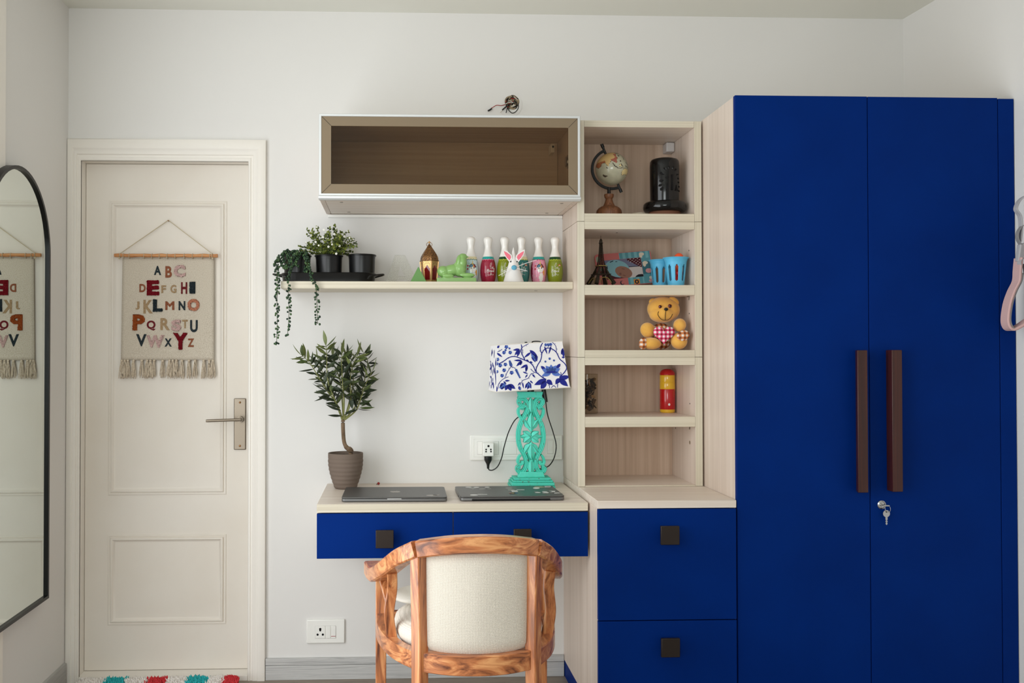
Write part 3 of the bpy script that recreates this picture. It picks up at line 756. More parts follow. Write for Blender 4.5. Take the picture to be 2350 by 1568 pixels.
for sgn in (-1, 1):
    def fx(pts): return [(317+sgn*(x-317), y) for x, y in pts]
    strip('scroll', fx([(398, 262), (412, 300), (455, 305), (490, 265), (492, 222), (462, 198), (418, 206), (380, 248), (365, 310), (378, 380), (410, 450), (452, 530), (485, 610), (503, 700), (506, 780), (498, 860), (470, 950), (430, 1020), (398, 1090), (388, 1160), (402, 1235), (440, 1290), (490, 1298), (520, 1262), (512, 1225), (476, 1222)]), 64, 'turquoise_worn')
    strip('scroll', fx([(420, 340), (462, 332), (500, 355), (505, 410), (480, 470), (455, 500)]), (40, 40))
    strip('scroll', fx([(470, 1040), (500, 1080), (515, 1140), (492, 1180), (450, 1165), (452, 1130)]), (30, 52))
    lleaf('curl', 415+0 if sgn > 0 else 219, 345, 70, 26, 0 if sgn > 0 else PI, .024)
    lleaf('leaf', 317, 470, 150, 44, PI/2-sgn*(-1)*2.3+0, .020) if False else None
    lleaf('leaf', 317+sgn*6, 650, 175, 46, PI/2-sgn*.62, .020)
    lleaf('leaf', 317+sgn*6, 870, 185, 50, -PI/2+sgn*.62, .020)
    for a in (.62, -.66): lleaf('petal', 317+sgn*4, 768, 140, 50, (a if sgn > 0 else PI-a), .022, .003)
    lleaf('petal', 317+sgn*20, 768, 160, 34, 0 if sgn > 0 else PI, .018)
    strip('tie', fx([(330, 300), (345, 395), (366, 470)]), (20, 20))
    strip('tie', fx([(330, 1200), (345, 1100), (372, 1020)]), (20, 20))
lleaf('leaf', 317, 700, 310, 58, PI/2, .020, .002)
lleaf('leaf', 317, 405, 235, 56, PI/2, .022)
lleaf('leaf', 317, 840, 280, 58, -PI/2, .020, .002)
lleaf('leaf', 317, 1100, 265, 54, -PI/2, .022)
MB().ball((LC[0], LC[1]-.016, lc(317, 768)[1]), .0045, 12, 8).build('flower_heart', 'turquoise_worn', lp)
m = MB()
m.prism([(lc(112, 118)[0], lc(0, 92)[1]), (lc(495, 118)[0], lc(0, 92)[1]), (lc(478, 160)[0], lc(0, 160)[1]), (lc(490, 190)[0], lc(0, 190)[1]), (lc(420, 186)[0], lc(0, 186)[1]), (lc(317, 175)[0], lc(0, 175)[1]), (lc(215, 186)[0], lc(0, 186)[1]), (lc(112, 190)[0], lc(0, 190)[1]), (lc(130, 160)[0], lc(0, 160)[1])], -.135, -.095, 'xz')
m.build('capital', 'turquoise_worn', lp, bevel=.002)
MB().tube([(LC[0], LC[1], 1.09), (LC[0], LC[1], 1.135)], .013, 16).build('bulb_holder', 'black_plastic', lp)
bu = MB(); bu.lathe([(.010, 0), (.013, .012), (.026, .035), (.030, .055), (.026, .075), (.012, .088), (0, .091)], 20, (LC[0], LC[1], 1.135)); bu.build('bulb', 'white_plastic', lp)
# shade: crooked tapered box
SHC = Vector((.5005, LC[1]-.005, 1.196)); RS = Matrix.Rotation(math.radians(-3.3), 3, 'Y') @ Matrix.Rotation(math.radians(4.5), 3, 'Z')
def sp_(x, y, z): p = RS @ Vector((x, y, z)); return (SHC.x+p.x, SHC.y+p.y, SHC.z+p.z)
WB, WT, DB, DT, HH = .1385, .1225, .078, .066, .086
def shade_ring(t, ins=0.):
    w = WB+(WT-WB)*t-ins; d = DB+(DT-DB)*t-ins; z = -HH+2*HH*t
    return [sp_(-w, -d, z), sp_(w, -d, z), sp_(w, d, z), sp_(-w, d, z)]
shade = MB().ring_sweep([shade_ring(0), shade_ring(1), shade_ring(1, .002), shade_ring(0, .002), shade_ring(0)], caps=False).build('lamp_shade', 'shade_cloth', lp, bevel=.002)
for t, r in ((.003, .0016), (.997, .0016)):
    MB().tube(shade_ring(t), r, 6, closed=True).build('shade_trim', 'shade_edge', shade)
m = MB(); zt = HH*.92
for a, b_ in (((-WT, 0), (WT, 0)), ((0, -DT), (0, DT))):
    m.tube([sp_(a[0], a[1], zt), sp_(b_[0], b_[1], zt)], .0016, 6)
m.tube([sp_(0, 0, zt), sp_(0, 0, zt+.012)], .005, 10); m.build('shade_carrier', 'black_metal', shade)
MB().tube(smooth_path([sp_(.03, .0, HH*.9), sp_(.02, -.02, HH+.004), sp_(.045, -.035, HH+.003), sp_(.06, -.03, HH*.9)], 5), .0022, 6).build('cable_tie', 'black_plastic', shade)
# toile print: traced in shade-face coordinates, u 0..1 across, v 0..1 up
def face(u, v, side=0, lift=.0006):
    w = WB+(WT-WB)*v; d = DB+(DT-DB)*v; z = -HH+2*HH*v
    if side == 0: return sp_(-w+2*w*u, -d-lift, z)
    return sp_(-w-lift, d-2*d*u, z)
def cuv(cx, cy):
    # corners in the drawing: top left 262,178; top right 1960,140; bottom left 262,1390; bottom right 2105,1310
    v = 1-(cy-(178-38*(cx-262)/1700))/1200; l = 262; r = 2105-150*v
    return ((cx-l)/(r-l), v)
prd, prm = MB(), MB()
def poly(mb, pts, side=0, lift=.0007):
    if len(pts) > 2: mb.add([face(min(1, max(0, u)), min(1, max(0, v)), side, lift) for u, v in pts], [tuple(range(len(pts)))])
def line(pts, w, mb=None, n=5):
    mb = mb or prd
    P = smooth_path([(p[0], p[1], 0) for p in pts], n); L = len(P); a_, b_ = [], []
    for i in range(L):
        t = (Vector(P[min(i+1, L-1)])-Vector(P[max(i-1, 0)])).normalized(); a_.append((P[i][0]-t.y*w/2, P[i][1]+t.x*w/2)); b_.append((P[i][0]+t.y*w/2, P[i][1]-t.x*w/2))
    for i in range(L-1):
        q = [cuv(*a_[i]), cuv(*a_[i+1]), cuv(*b_[i+1]), cuv(*b_[i])]
        if all(-.02 < u < 1.02 and -.02 < v < 1.02 for u, v in q): poly(mb, q)
    return P
rp = random.Random(5)
def twig(P, w=9, every=5, size=38):
    for i in range(3, len(P)-2, every):
        a = math.atan2(P[i+1][1]-P[i-1][1], P[i+1][0]-P[i-1][0])+rp.choice((-1, 1))*1.0
        line([(P[i][0], P[i][1]), (P[i][0]+size*math.cos(a), P[i][1]+size*math.sin(a))], w, n=1)
def cleaf(cx, cy, L, w, ang, mb=None): poly(mb or prd, [cuv(*p) for p in leaf2d(cx, cy, L, w, ang, 6)], 0, .0007 if mb is None else .0010)
def cfl(cx, cy, r):
    for k in range(5):
        a = k*2*PI/5+.3; poly(prd if k % 2 else prm, [cuv(*p) for p in ellipse(cx+r*.6*math.cos(a), cy+r*.6*math.sin(a), r*.55, r*.5, 9)], 0, .0007)
    poly(prm, [cuv(*p) for p in ellipse(cx, cy, r*.32, r*.32, 8)], 0, .0011)
VINES = [[(310, 665), (450, 590), (560, 515), (700, 490), (830, 530), (960, 590), (1100, 660), (1190, 760), (1240, 880), (1290, 940), (1400, 1040), (1510, 1110)],
 [(880, 190), (900, 270), (870, 340), (900, 430), (940, 520), (980, 600)], [(1070, 180), (980, 220), (900, 270)], [(890, 280), (915, 360), (920, 420)],
 [(1440, 170), (1380, 270), (1380, 370), (1410, 450), (1380, 600), (1300, 730), (1260, 830), (1255, 900)],
 [(1410, 440), (1480, 340), (1580, 305), (1690, 340), (1790, 430), (1870, 600), (1990, 720), (2035, 840), (1960, 960), (1840, 1070)],
 [(1690, 160), (1770, 250), (1790, 350), (1780, 420)], [(480, 1010), (520, 900), (590, 790), (640, 750), (740, 800)], [(560, 1000), (420, 1060), (320, 1170), (300, 1290)],
 [(1270, 940), (1180, 890), (1120, 820)], [(1200, 940), (1130, 950), (1050, 1060), (920, 1110), (850, 1230)], [(1440, 1060), (1420, 1000)], [(1590, 1330), (1575, 1230), (1540, 1180)], [(1790, 1330), (1790, 1230), (1830, 1160)], [(1630, 1330), (1690, 1270), (1750, 1330)], [(270, 360), (340, 330), (390, 290)], [(1860, 1070), (1890, 980), (1870, 940)]]
for i, V in enumerate(VINES):
    P = line(V, 24 if i in (0, 1, 4, 5) else 15); twig(P, 7, 6, 42)
for cx, cy, L, w, a in ((1510, 1110, 330, 70, 2.75), (1500, 1130, 290, 70, 2.05), (1520, 1120, 200, 62, .75), (1830, 1100, 300, 62, -.15), (1840, 1110, 290, 70, .75), (1850, 1090, 190, 60, 2.2),
 (845, 310, 180, 30, 3.05), (845, 320, 190, 40, 2.35), (845, 330, 190, 34, 1.95), (900, 600, 210, 26, 3.2), (900, 610, 200, 34, 2.4), (900, 610, 120, 24, 1.9), (1040, 710, 200, 30, 2.7), (1030, 720, 190, 34, 1.75), (1000, 760, 110, 26, 1.3),
 (1100, 340, 290, 46, .75), (1130, 400, 220, 30, 2.5), (1180, 440, 230, 62, 1.3), (1240, 460, 190, 44, 1.35), (250, 380, 190, 26, .65), (270, 1380, 190, 32, -1.7), (260, 260, 90, 30, -.8),
 (560, 1190, 190, 56, 1.2), (570, 1190, 210, 50, .65), (550, 1200, 160, 50, 2.0), (470, 1100, 130, 24, .0), (440, 1110, 110, 22, .9), (820, 1250, 130, 34, 1.2), (1060, 1150, 190, 40, 1.2), (1070, 1150, 200, 40, 1.75), (1050, 1170, 170, 30, 2.05), (1060, 1140, 190, 34, 1.5),
 (920, 890, 150, 18, .4), (1040, 960, 110, 18, 2.2), (1160, 960, 120, 22, .9), (910, 1150, 170, 18, 1.4), (860, 1150, 110, 18, 2.2), (1100, 1120, 110, 18, .8), (1100, 630, 90, 22, .6), (1010, 580, 90, 22, .7), (1965, 320, 180, 30, 1.9), (1960, 350, 200, 50, 1.5), (1960, 530, 60, 40, 1.6),
 (1480, 250, 230, 22, 1.25), (1660, 250, 230, 22, 1.9), (1380, 760, 190, 40, .75), (1880, 720, 190, 40, 2.3), (860, 600, 120, 18, 1.6)):
    cleaf(cx, cy, L, w, a)
for cx, cy, L, w, a in ((1640, 940, 250, 74, -2.75), (1640, 940, 250, 74, -.4), (1640, 930, 220, 64, -2.25), (1640, 930, 220, 64, -.9), (1640, 920, 190, 56, -1.57), (1640, 930, 260, 60, 2.8), (1640, 930, 260, 60, .35), (1130, 440, 200, 26, .9), (1200, 470, 170, 22, 1.35), (1070, 1170, 150, 14, 1.35), (1060, 1170, 150, 14, 1.8), (850, 1270, 100, 14, 1.45)):
    cleaf(cx, cy, L, w, a, prm)
poly(prd, [cuv(*p) for p in ellipse(1640, 925, 130, 26, 16)], 0, .0012)
for cx, cy, r in ((440, 380, 44), (500, 240, 46), (600, 385, 44), (580, 280, 26), (480, 320, 28), (275, 550, 46), (265, 660, 40), (350, 705, 46), (480, 685, 44), (450, 830, 46), (400, 965, 44), (640, 900, 48), (265, 860, 40), (1520, 220, 36), (1590, 225, 40), (1650, 215, 36), (1610, 580, 30), (1500, 650, 26), (1720, 630, 26), (430, 1220, 70), (400, 1250, 60)):
    cfl(cx, cy, r)
for k in range(6):
    cfl(590+8*k, 610+24*k, 26+3*k) if k < 5 else None
    cfl(755+18*k, 840+38*k, 32-2*k)
prd.build('floral_print', 'toile_dark', shade, smooth=False, clean=False)['kind'] = 'stuff'; prm.build('floral_print', 'toile_mid', shade, smooth=False, clean=False)['kind'] = 'stuff'
sd = MB()
for q in range(46):
    u, v = rp.uniform(.03, .97), rp.uniform(.02, .98); a = rp.uniform(0, 6.28)
    pts = leaf2d(u, v, rp.uniform(.10, .24), rp.uniform(.02, .045), a, 5)
    if all(0 < p[0] < 1 and 0 < p[1] < 1 for p in pts): sd.add([face(p[0], p[1], 1, .0007) for p in pts], [tuple(range(len(pts)))])
sd.build('floral_print', 'toile_dark', shade, smooth=False, clean=False)['kind'] = 'stuff'
# cord, inline switch and plug
m = MB(); m.tube(smooth_path([(.563, -.105, 1.112), (.571, -.11, 1.06)], 2), .0085, 10); m.build('cord_switch', 'black_plastic', lp, bevel=.001)
m = MB()
m.tube(smooth_path([(.571, -.11, 1.062), (.580, -.10, 1.010), (.602, -.09, .945), (.6135, -.09, .895), (.607, -.085, .850), (.590, -.08, .820), (.570, -.08, .810), (.545, -.085, .806), (.515, -.08, .806)], 8), .0021, 8)
m.tube(smooth_path([(.515, -.085, 1.03), (.475, -.08, 1.005), (.455, -.075, .985), (.435, -.06, .940), (.420, -.05, .885), (.412, -.042, .845), (.398, -.035, .812), (.380, -.03, .797), (.366, -.03, .797), (.361, -.030, .805)], 8), .0021, 8)
m.build('cord', 'black_plastic', lp)
m = MB(); m.lathe([(.0045, 0), (.0052, .012), (.0068, .018), (.0135, .030), (.0150, .0355), (.0150, .046), (0, .046)], 20, (.3612, -.028, .802)); m.build('plug', 'black_plastic', lp)
# ------------------------------------------------------------------ potted olive tree on the desk
pm('pot_taupe', (112, 98, 88), .8, spec=.25, bump=(200, .06))
pm('soil', (92, 82, 70), .95, vary=((60, 52, 44), 90, .4, .6), bump=(150, .8))
pm('bark', (120, 98, 76), .85, vary=((92, 72, 54), 40, .4, .65), bump=(90, .5))
pm('twig_green', (120, 122, 70), .7)
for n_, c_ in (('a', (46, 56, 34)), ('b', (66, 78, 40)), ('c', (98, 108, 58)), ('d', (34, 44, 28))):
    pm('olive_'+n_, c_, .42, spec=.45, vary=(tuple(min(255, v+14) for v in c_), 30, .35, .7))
OT = (-.1785, -.128, .7444)
ot = thing('potted_olive_tree', 'small artificial olive tree in a taupe ribbed pot on the desk', 'potted plant', OT)
prof = [(0, 0), (.036, 0), (.041, .004)]
for i in range(15):
    t = i/14; prof.append((.041+.0235*math.sin(min(1, t*1.15)*PI/2)+.0005*math.sin(i*PI), .006+t*.120))
prof2 = []
for i in range(64):
    t = i/63; r = .0415+.0232*math.sin(min(1, t*1.25)*PI/2)+.0007*math.sin(t*2*PI*8)*(1 if t < .86 else 0); prof2.append((r, .004+t*.126))
pr = [(0, 0), (.037, 0)]+prof2+[(.0645, .1315), (.0605, .1315), (.060, .118), (0, .118)]
MB().lathe(pr, 56, OT).build('pot', 'pot_taupe', ot)
m = MB(); m.lathe([(.0602, .112), (.045, .122), (0, .124)], 32, OT); soil = m.build('gravel', 'soil', ot)
rr = random.Random(2); m = MB()
for q in range(420):
    a = rr.uniform(0, 2*PI); r = .058*math.sqrt(rr.random()); s_ = rr.uniform(.0014, .003)
    m.ball((OT[0]+r*math.cos(a), OT[1]+r*math.sin(a), OT[2]+.1235-.004*(r/.058)**2+rr.uniform(-.001, .001)), (s_, s_*.8, s_*.7), 6, 4)
o = m.build('gravel_pieces', 'soil', soil, clean=False); o['kind'] = 'stuff'
def oc(cx, cy, dy=0.): return (OT[0]+(cx-552)*.000393, OT[1]+dy, .8765-(cy-1160)*.000393)
m = MB(); m.tube(smooth_path([oc(600, 1175), oc(598, 1140), oc(560, 1110), oc(538, 1060), oc(530, 980), oc(527, 900), oc(527, 850)], 6), [.008]*4+[.0105]*6+[.0085]*4+[.0072]*21+[.0060, .0035], 12); m.build('trunk', 'bark', ot)
def leaf_mesh(L, w, bend, name):
    v = []; f = []; n = 6
    for i in range(n+1):
        t = i/n; ww = w*math.sin(PI*max(.03, t)**.85) if i < n else 0; x = L*t; z = bend*L*t*t
        v += [(x, -ww, z-.10*ww), (x, 0, z+.30*ww), (x, ww, z-.10*ww)]
    for i in range(n):
        a = i*3; f += [(a, a+1, a+4, a+3), (a+1, a+2, a+5, a+4)]
    me = bpy.data.meshes.new(name); me.from_pydata(v, [], f); me.polygons.foreach_set('use_smooth', [True]*len(f)); me.update(); return me
LM = {}
for k in 'abcd':
    for i, (L, w, bd) in enumerate(((.052, .0088, -.10), (.044, .0098, .12), (.058, .0078, -.2))):
        me = leaf_mesh(L, w, bd, 'olive_leaf'); me.materials.append(MATS['olive_'+k]); LM[k, i] = me
def put_leaf(base, d, roll, scale, key):
    o = bpy.data.objects.new('leaf', LM[key]); C.objects.link(o); o.parent = ot
    d = Vector(d).normalized(); sd = d.cross(Vector((0, 0, 1))); sd = sd.normalized() if sd.length > 1e-3 else Vector((1, 0, 0))
    sd = Matrix.Rotation(roll, 3, d) @ sd; up = d.cross(sd)
    M = Matrix((d, sd, up)).transposed().to_4x4() @ Matrix.Scale(scale, 4)
    o.matrix_basis = Matrix.Translation(Vector(base)-Vector(OT)) @ M
BR = [  # branch polylines in drawing coordinates with depth
 [(520, 850, 0), (480, 720, -.01), (400, 600, -.02), (300, 440, -.03), (220, 310, -.035), (150, 245, -.03)],
 [(525, 850, 0), (470, 700, -.02), (390, 480, -.03), (380, 260, -.03), (370, 150, -.02)],
 [(530, 840, 0), (520, 680, .0), (500, 480, .0), (440, 330, .01), (430, 260, .01)],
 [(530, 840, 0), (540, 660, -.03), (530, 500, -.05), (520, 330, -.04), (520, 230, -.03)],
 [(535, 840, 0), (600, 690, -.02), (600, 520, -.03), (610, 380, -.035), (660, 250, -.03)],
 [(540, 850, 0), (640, 730, .0), (700, 600, .0), (740, 430, .0), (760, 300, .0), (720, 220, .0)],
 [(545, 850, 0), (650, 760, -.01), (700, 640, -.02), (740, 520, -.02), (800, 400, -.02)],
 [(540, 850, 0), (580, 700, .03), (620, 500, .04), (600, 330, .04), (560, 250, .04)],
 [(520, 850, 0), (450, 690, .03), (360, 560, .04), (330, 420, .04), (290, 300, .04)]]
m = MB(); rr = random.Random(21); nl = 0
for B in BR:
    P = smooth_path([oc(*p) for p in B], 6); L = len(P)
    m.tube(P, [.0036-.0026*i/(L-1) for i in range(L)], 6)
    for i in range(7, L, 2):
        t = (Vector(P[min(i+1, L-1)])-Vector(P[i-1])).normalized()
        for sgn in (-1, 1, rr.choice((-1, 1))):
            if rr.random() < .12: continue
            sd = t.cross(Vector((0, 1, 0))).normalized()*sgn+Vector((0, rr.uniform(-1.2, .55), 0))
            d = t*rr.uniform(.35, .9)+sd*rr.uniform(.55, 1.05)+Vector((0, 0, rr.uniform(-.35, .15)))
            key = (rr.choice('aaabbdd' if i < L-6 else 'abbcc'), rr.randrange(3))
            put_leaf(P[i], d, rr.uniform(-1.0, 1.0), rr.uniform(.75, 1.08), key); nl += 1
    t = (Vector(P[-1])-Vector(P[-3])).normalized(); put_leaf(P[-1], t, rr.uniform(-1, 1), 1., ('c', 2))
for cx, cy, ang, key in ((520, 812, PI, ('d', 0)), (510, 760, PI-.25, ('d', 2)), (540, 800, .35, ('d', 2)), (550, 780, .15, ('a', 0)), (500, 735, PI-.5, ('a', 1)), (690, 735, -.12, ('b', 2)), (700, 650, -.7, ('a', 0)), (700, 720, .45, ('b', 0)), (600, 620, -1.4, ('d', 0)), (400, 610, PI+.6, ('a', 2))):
    put_leaf(oc(cx, cy, -.02), (math.cos(ang), -.35, math.sin(ang)), .6, 1.05, key)
m.build('branches', 'twig_green', ot)

# ------------------------------------------------------------------ laptops
pm('laptop_grey', (118, 118, 118), .38, metal=.75, spec=.5)
pm('laptop_lid', (104, 103, 102), .42, metal=.75, spec=.5)
pm('logo_grey', (158, 152, 146), .3, metal=.8)
pm('sticker_white', (214, 214, 212), .5); pm('sticker_grey', (150, 150, 146), .5); pm('sticker_red', (190, 92, 80), .5); pm('sticker_blue', (80, 130, 176), .5); pm('sticker_yellow', (206, 176, 84), .5); pm('sticker_dark', (24, 24, 26), .5); pm('sticker_khaki', (150, 150, 124), .5)
def rrect(w, d, r, n=5):
    pts = []
    for cx, cy, a in ((w/2-r, d/2-r, 0), (-w/2+r, d/2-r, PI/2), (-w/2+r, -d/2+r, PI), (w/2-r, -d/2+r, 1.5*PI)):
        pts += [(cx+r*math.cos(a+PI/2*k/n), cy+r*math.sin(a+PI/2*k/n)) for k in range(n+1)]
    return pts
def laptop(label, loc, rz, back_to_us):
    t = thing('laptop', label, 'laptop', loc, rz, 'closed laptops on the desk')
    w, d = .3557, .2481
    MB().prism(rrect(w, d, .012), .0018, .0118, 'xy').build('base', 'laptop_grey', t, False, bevel=.0022, seg=3)
    MB().prism(rrect(w, d, .012), .0125, .0165, 'xy').build('lid', 'laptop_lid', t, False, bevel=.0014, seg=2)
    for x in (-.15, .15):
        for y in (-.1, .1): MB().disc((x, y, .0011), .008, 16, 'z', 0, .0022).build('foot', 'black_plastic', t, False)
    if back_to_us:
        MB().box(-.138, .128, -.1246, -.118, .0022, .0075).build('hinge_slot', 'hole_black', t, False)
        MB().box(-.138, .128, -.12465, -.119, .0085, .0118).build('hinge_bar', 'laptop_lid', t, False, bevel=.0008)
        for x in (-.1789,): MB().box(x, x+.002, -.06, -.045, .0055, .0085).build('port', 'hole_black', t, False)
    else:
        MB().box(-.024, .024, -.1250, -.122, .0092, .0119).build('opening_notch', 'aluminium', t, False, bevel=.0008)
    return t
def flat(t, name, mat, pts, z=.0166): MB().prism(pts, z, z+.0003, 'xy').build(name, mat, t, False, smooth=False)
l1 = laptop('closed grey laptop with a plain lid in front of the potted olive tree', (.0035, -.342, .7445), -.012, False)
apple = [(-.004, .018), (-.010, .016), (-.016, .017), (-.021, .012), (-.022, .003), (-.019, -.007), (-.014, -.015), (-.009, -.018), (-.004, -.0165), (0, -.0165), (.005, -.018), (.010, -.017), (.015, -.011), (.018, -.005), (.0135, -.001), (.0125, .005), (.017, .0115), (.012, .016), (.006, .0165), (.001, .0155)]
flat(l1, 'logo', 'logo_grey', [(x*.95+.004, y*.95) for x, y in apple]); flat(l1, 'logo', 'logo_grey', [(x+.004, y) for x, y in leaf2d(0, .0185, .009, .0025, 1.0, 4)])
for cx, cy, a, b_ in ((.128, -.088, .021, .014), (.142, -.080, .012, .008)): flat(l1, 'sticker_residue', 'logo_grey', ellipse(cx, cy, a, b_, 18))
l2 = laptop('closed grey laptop with white stickers in front of the turquoise lamp', (.4005, -.3365, .7445), .012, True)
St = [('white', 'e', -.13, .098, .011, .009), ('grey', 'e', -.118, .072, .011, .014), ('white', 'e', -.102, .092, .010, .010), ('grey', 'e', -.085, .05, .011, .012), ('white', 'e', -.063, .093, .009, .010), ('grey', 'e', -.06, .052, .007, .007), ('grey', 'e', -.12, .045, .006, .005),
      ('white', 'e', -.128, -.092, .013, .014), ('white', 'r', -.098, -.082, .016, .004), ('grey', 'r', -.105, -.068, .010, .004),
      ('grey', 'e', .012, .064, .012, .014), ('sticker', 'e', 0, 0, 0, 0), ('white', 'r', .022, -.012, .011, .016), ('grey', 'r', .014, .018, .012, .012), ('white', 'r', .048, .022, .014, .005), ('dark', 'e', .012, -.060, .020, .013), ('red', 'e', .002, -.058, .004, .006), ('yellow', 'e', .010, -.058, .004, .006), ('blue', 'e', .022, -.058, .005, .007),
      ('khaki', 'e', .125, .085, .018, .020), ('white', 'e', .110, .058, .020, .012), ('white', 'r', .158, .098, .012, .008), ('grey', 'e', .152, .074, .013, .010),
      ('white', 'e', .098, -.05, .010, .010), ('grey', 'r', .095, -.028, .008, .004), ('white', 'e', .125, -.034, .009, .010), ('white', 'e', .125, -.058, .010, .012), ('grey', 'e', .118, -.066, .008, .006), ('white', 'p', .155, -.028, .012, .014), ('grey', 'r', .143, -.056, .004, .008), ('white', 'e', .162, -.066, .007, .012), ('grey', 'r', .170, -.074, .010, .003)]
for i, (c_, kind, cx, cy, a, b_) in enumerate(St):
    if a == 0: continue
    if kind == 'e': pts = [(x*(1+.1*math.sin(q*2.3+i)) if False else x, y) for q, (x, y) in enumerate(ellipse(cx, cy, a*(1), b_, 16, i*.7))]
    elif kind == 'r': pts = [(cx-a, cy-b_), (cx+a, cy-b_*.8), (cx+a*.95, cy+b_), (cx-a*.9, cy+b_)]
    else: pts = [(cx-a, cy+b_), (cx+a, cy+b_), (cx+a*.5, cy+b_*.3), (cx+a*.5, cy-b_), (cx-a*.4, cy-b_), (cx-a*.5, cy+b_*.3)]
    flat(l2, 'sticker', 'sticker_'+c_, pts, .01662+.00002*i)
# tiny red bead by the wall
rb = thing('red_bead', 'tiny red bead with a dark tip lying on the desk by the wall', 'bead', (-.060, -.040, .7445))
MB().ball((-.058, -.040, .7495), .005, 12, 8).build('bead', 'wire_red', rb)
m = MB(); m.tube([(-.060, -.040, .7490), (-.0665, -.040, .7460)], [.0022, .0008], 8); m.build('tip', 'black_plastic', rb)
# ------------------------------------------------------------------ barrel armchair seen from behind
def teak(name, axis, ring=18., long=2.4):
    return grain(name, (222, 160, 106), (186, 114, 68), (98, 50, 30), axis, ring, long, .32, 3.2, .35)
teak('teak_z', 2); teak('teak_x', 0, 20., 3.6); teak('teak_y', 1, 18., 4.)
weave('linen', (198, 189, 175), (231, 224, 212), 800)
CH = (.2065, -1.020, 0)
ac = thing('armchair', 'barrel-back wooden armchair with cream linen upholstery facing the desk', 'chair', CH, math.radians(1.5))
def cx_(pts): return [tuple(p) for p in pts]
RAIL = [(-.264, .19, .609), (-.257, .11, .613), (-.248, .04, .624), (-.230, -.06, .659), (-.190, -.160, .7135), (-.148, -.222, .7475)]
TOP = [(-.148, -.222, .7475), (-.075, -.252, .7610), (0, -.261, .7650), (.075, -.252, .7610), (.148, -.222, .7475)]
def mir(P): return [(-x, y, z) for x, y, z in P]
p = smooth_path(RAIL, 8); L = len(p)
for P in (p, mir(p)):
    MB().bar(P, [.052-.010*i/(L-1) for i in range(L)], [.040+.003*i/(L-1) for i in range(L)], m=0, ch=.004).build('arm', 'teak_y', ac, False, angle=40, bevel=.0)
MB().bar(smooth_path(TOP, 10), .042, .043, ch=.004).build('top_rail', 'teak_x', ac, False, angle=40)
RING = [(-.236, .19, .455), (-.240, .09, .455), (-.226, -.02, .456), (-.196, -.12, .457), (-.150, -.205, .459)]
for sg in (1, -1):
    MB().bar(smooth_path([(x*sg, y, z) for x, y, z in RING], 8), .030, .044, ch=.002).build('side_rail', 'teak_y', ac, False, angle=40)
MB().bar(smooth_path([(-.142, -.213, .461), (-.072, -.247, .461), (0, -.258, .461), (.072, -.247, .461), (.142, -.213, .461)], 10), .034, .050, ch=.002).build('back_rail', 'teak_x', ac, False, angle=40)
MB().box(-.222, .222, .180, .210, .432, .478).build('front_rail', 'teak_x', ac, False, bevel=.003)
for sg in (-1, 1):
    # front leg rises to the arm
    MB().bar([(sg*.242, .193, 0), (sg*.240, .193, .30), (sg*.239, .193, .596)], [.028, .031, .033], [.036, .038, .036], up=(0, 1, 0), ch=.002).build('front_leg', 'teak_z', ac, False)
    # rear leg continues up as back post, turned to follow the curve
    up = Vector((sg*.60, .80, 0))
    MB().bar(smooth_path([(sg*.146, -.235, 0), (sg*.147, -.226, .2), (sg*.146, -.219, .44), (sg*.147, -.217, .58), (sg*.150, -.219, .732)], 6), .030, .036, up=tuple(up), ch=.0025).build('rear_leg', 'teak_z', ac, False)
    # side splats between arm and seat rail
    P = smooth_path([(sg*.212, -.055, .474), (sg*.221, -.062, .54), (sg*.213, -.076, .61), (sg*.214, -.098, .662)], 6)
    MB().bar(P, [.027]*len(P), .024, up=(0, 1, 0), ch=.002).build('side_splat', 'teak_z', ac, False)
    P = smooth_path([(sg*.219, -.044, .56), (sg*.232, .0, .60), (sg*.243, .045, .628)], 6)
    MB().bar(P, .016, .020, up=(1, 0, 0), ch=.0015).build('splat_branch', 'teak_z', ac, False)
# upholstered back: a curved pad between the posts
def pad(name, x_half, z0, z1, depth_out, depth_in, y_c, bul):
    rings = []; nz = 18; nx = 18
    vo, vi = [], []
    for j in range(nz+1):
        t = j/nz; z = z0+(z1-z0)*t; e = min(t, 1-t)
        zz = z
        for i in range(nx+1):
            s_ = -1+2*i/nx; ex = 1-abs(s_)
            rnd = min(1, (min(ex*x_half, e*(z1-z0))/.02))**.5 if min(ex, e) > 0 else 0
            xh = x_half*(1.0+.03*t)
            y = y_c-bul*(1-s_*s_)
            bow = .012*(1-s_*s_)*(1 if t < .12 else 0)*(1-t/.12) if t < .12 else 0
            vo.append((s_*xh, y-depth_out*rnd-.006*math.sin(PI*t)*ex, zz-bow)); vi.append((s_*xh, y+depth_in*rnd, zz-bow))
    f = []; W = nx+1; N = len(vo)
    for j in range(nz):
        for i in range(nx):
            a = j*W+i; f += [(a, a+1, a+W+1, a+W), (N+a, N+a+W, N+a+W+1, N+a+1)]
    for i in range(nx): f += [(i, N+i, N+i+1, i+1), (nz*W+i, nz*W+i+1, N+nz*W+i+1, N+nz*W+i)]
    for j in range(nz): f += [(j*W, (j+1)*W, N+(j+1)*W, N+j*W), (j*W+nx, N+j*W+nx, N+(j+1)*W+nx, (j+1)*W+nx)]
    MB().add(vo+vi, f).build(name, 'linen', ac, False, angle=70)
pad('back_cushion', .137, .492, .741, .014, .03, -.212, .038)
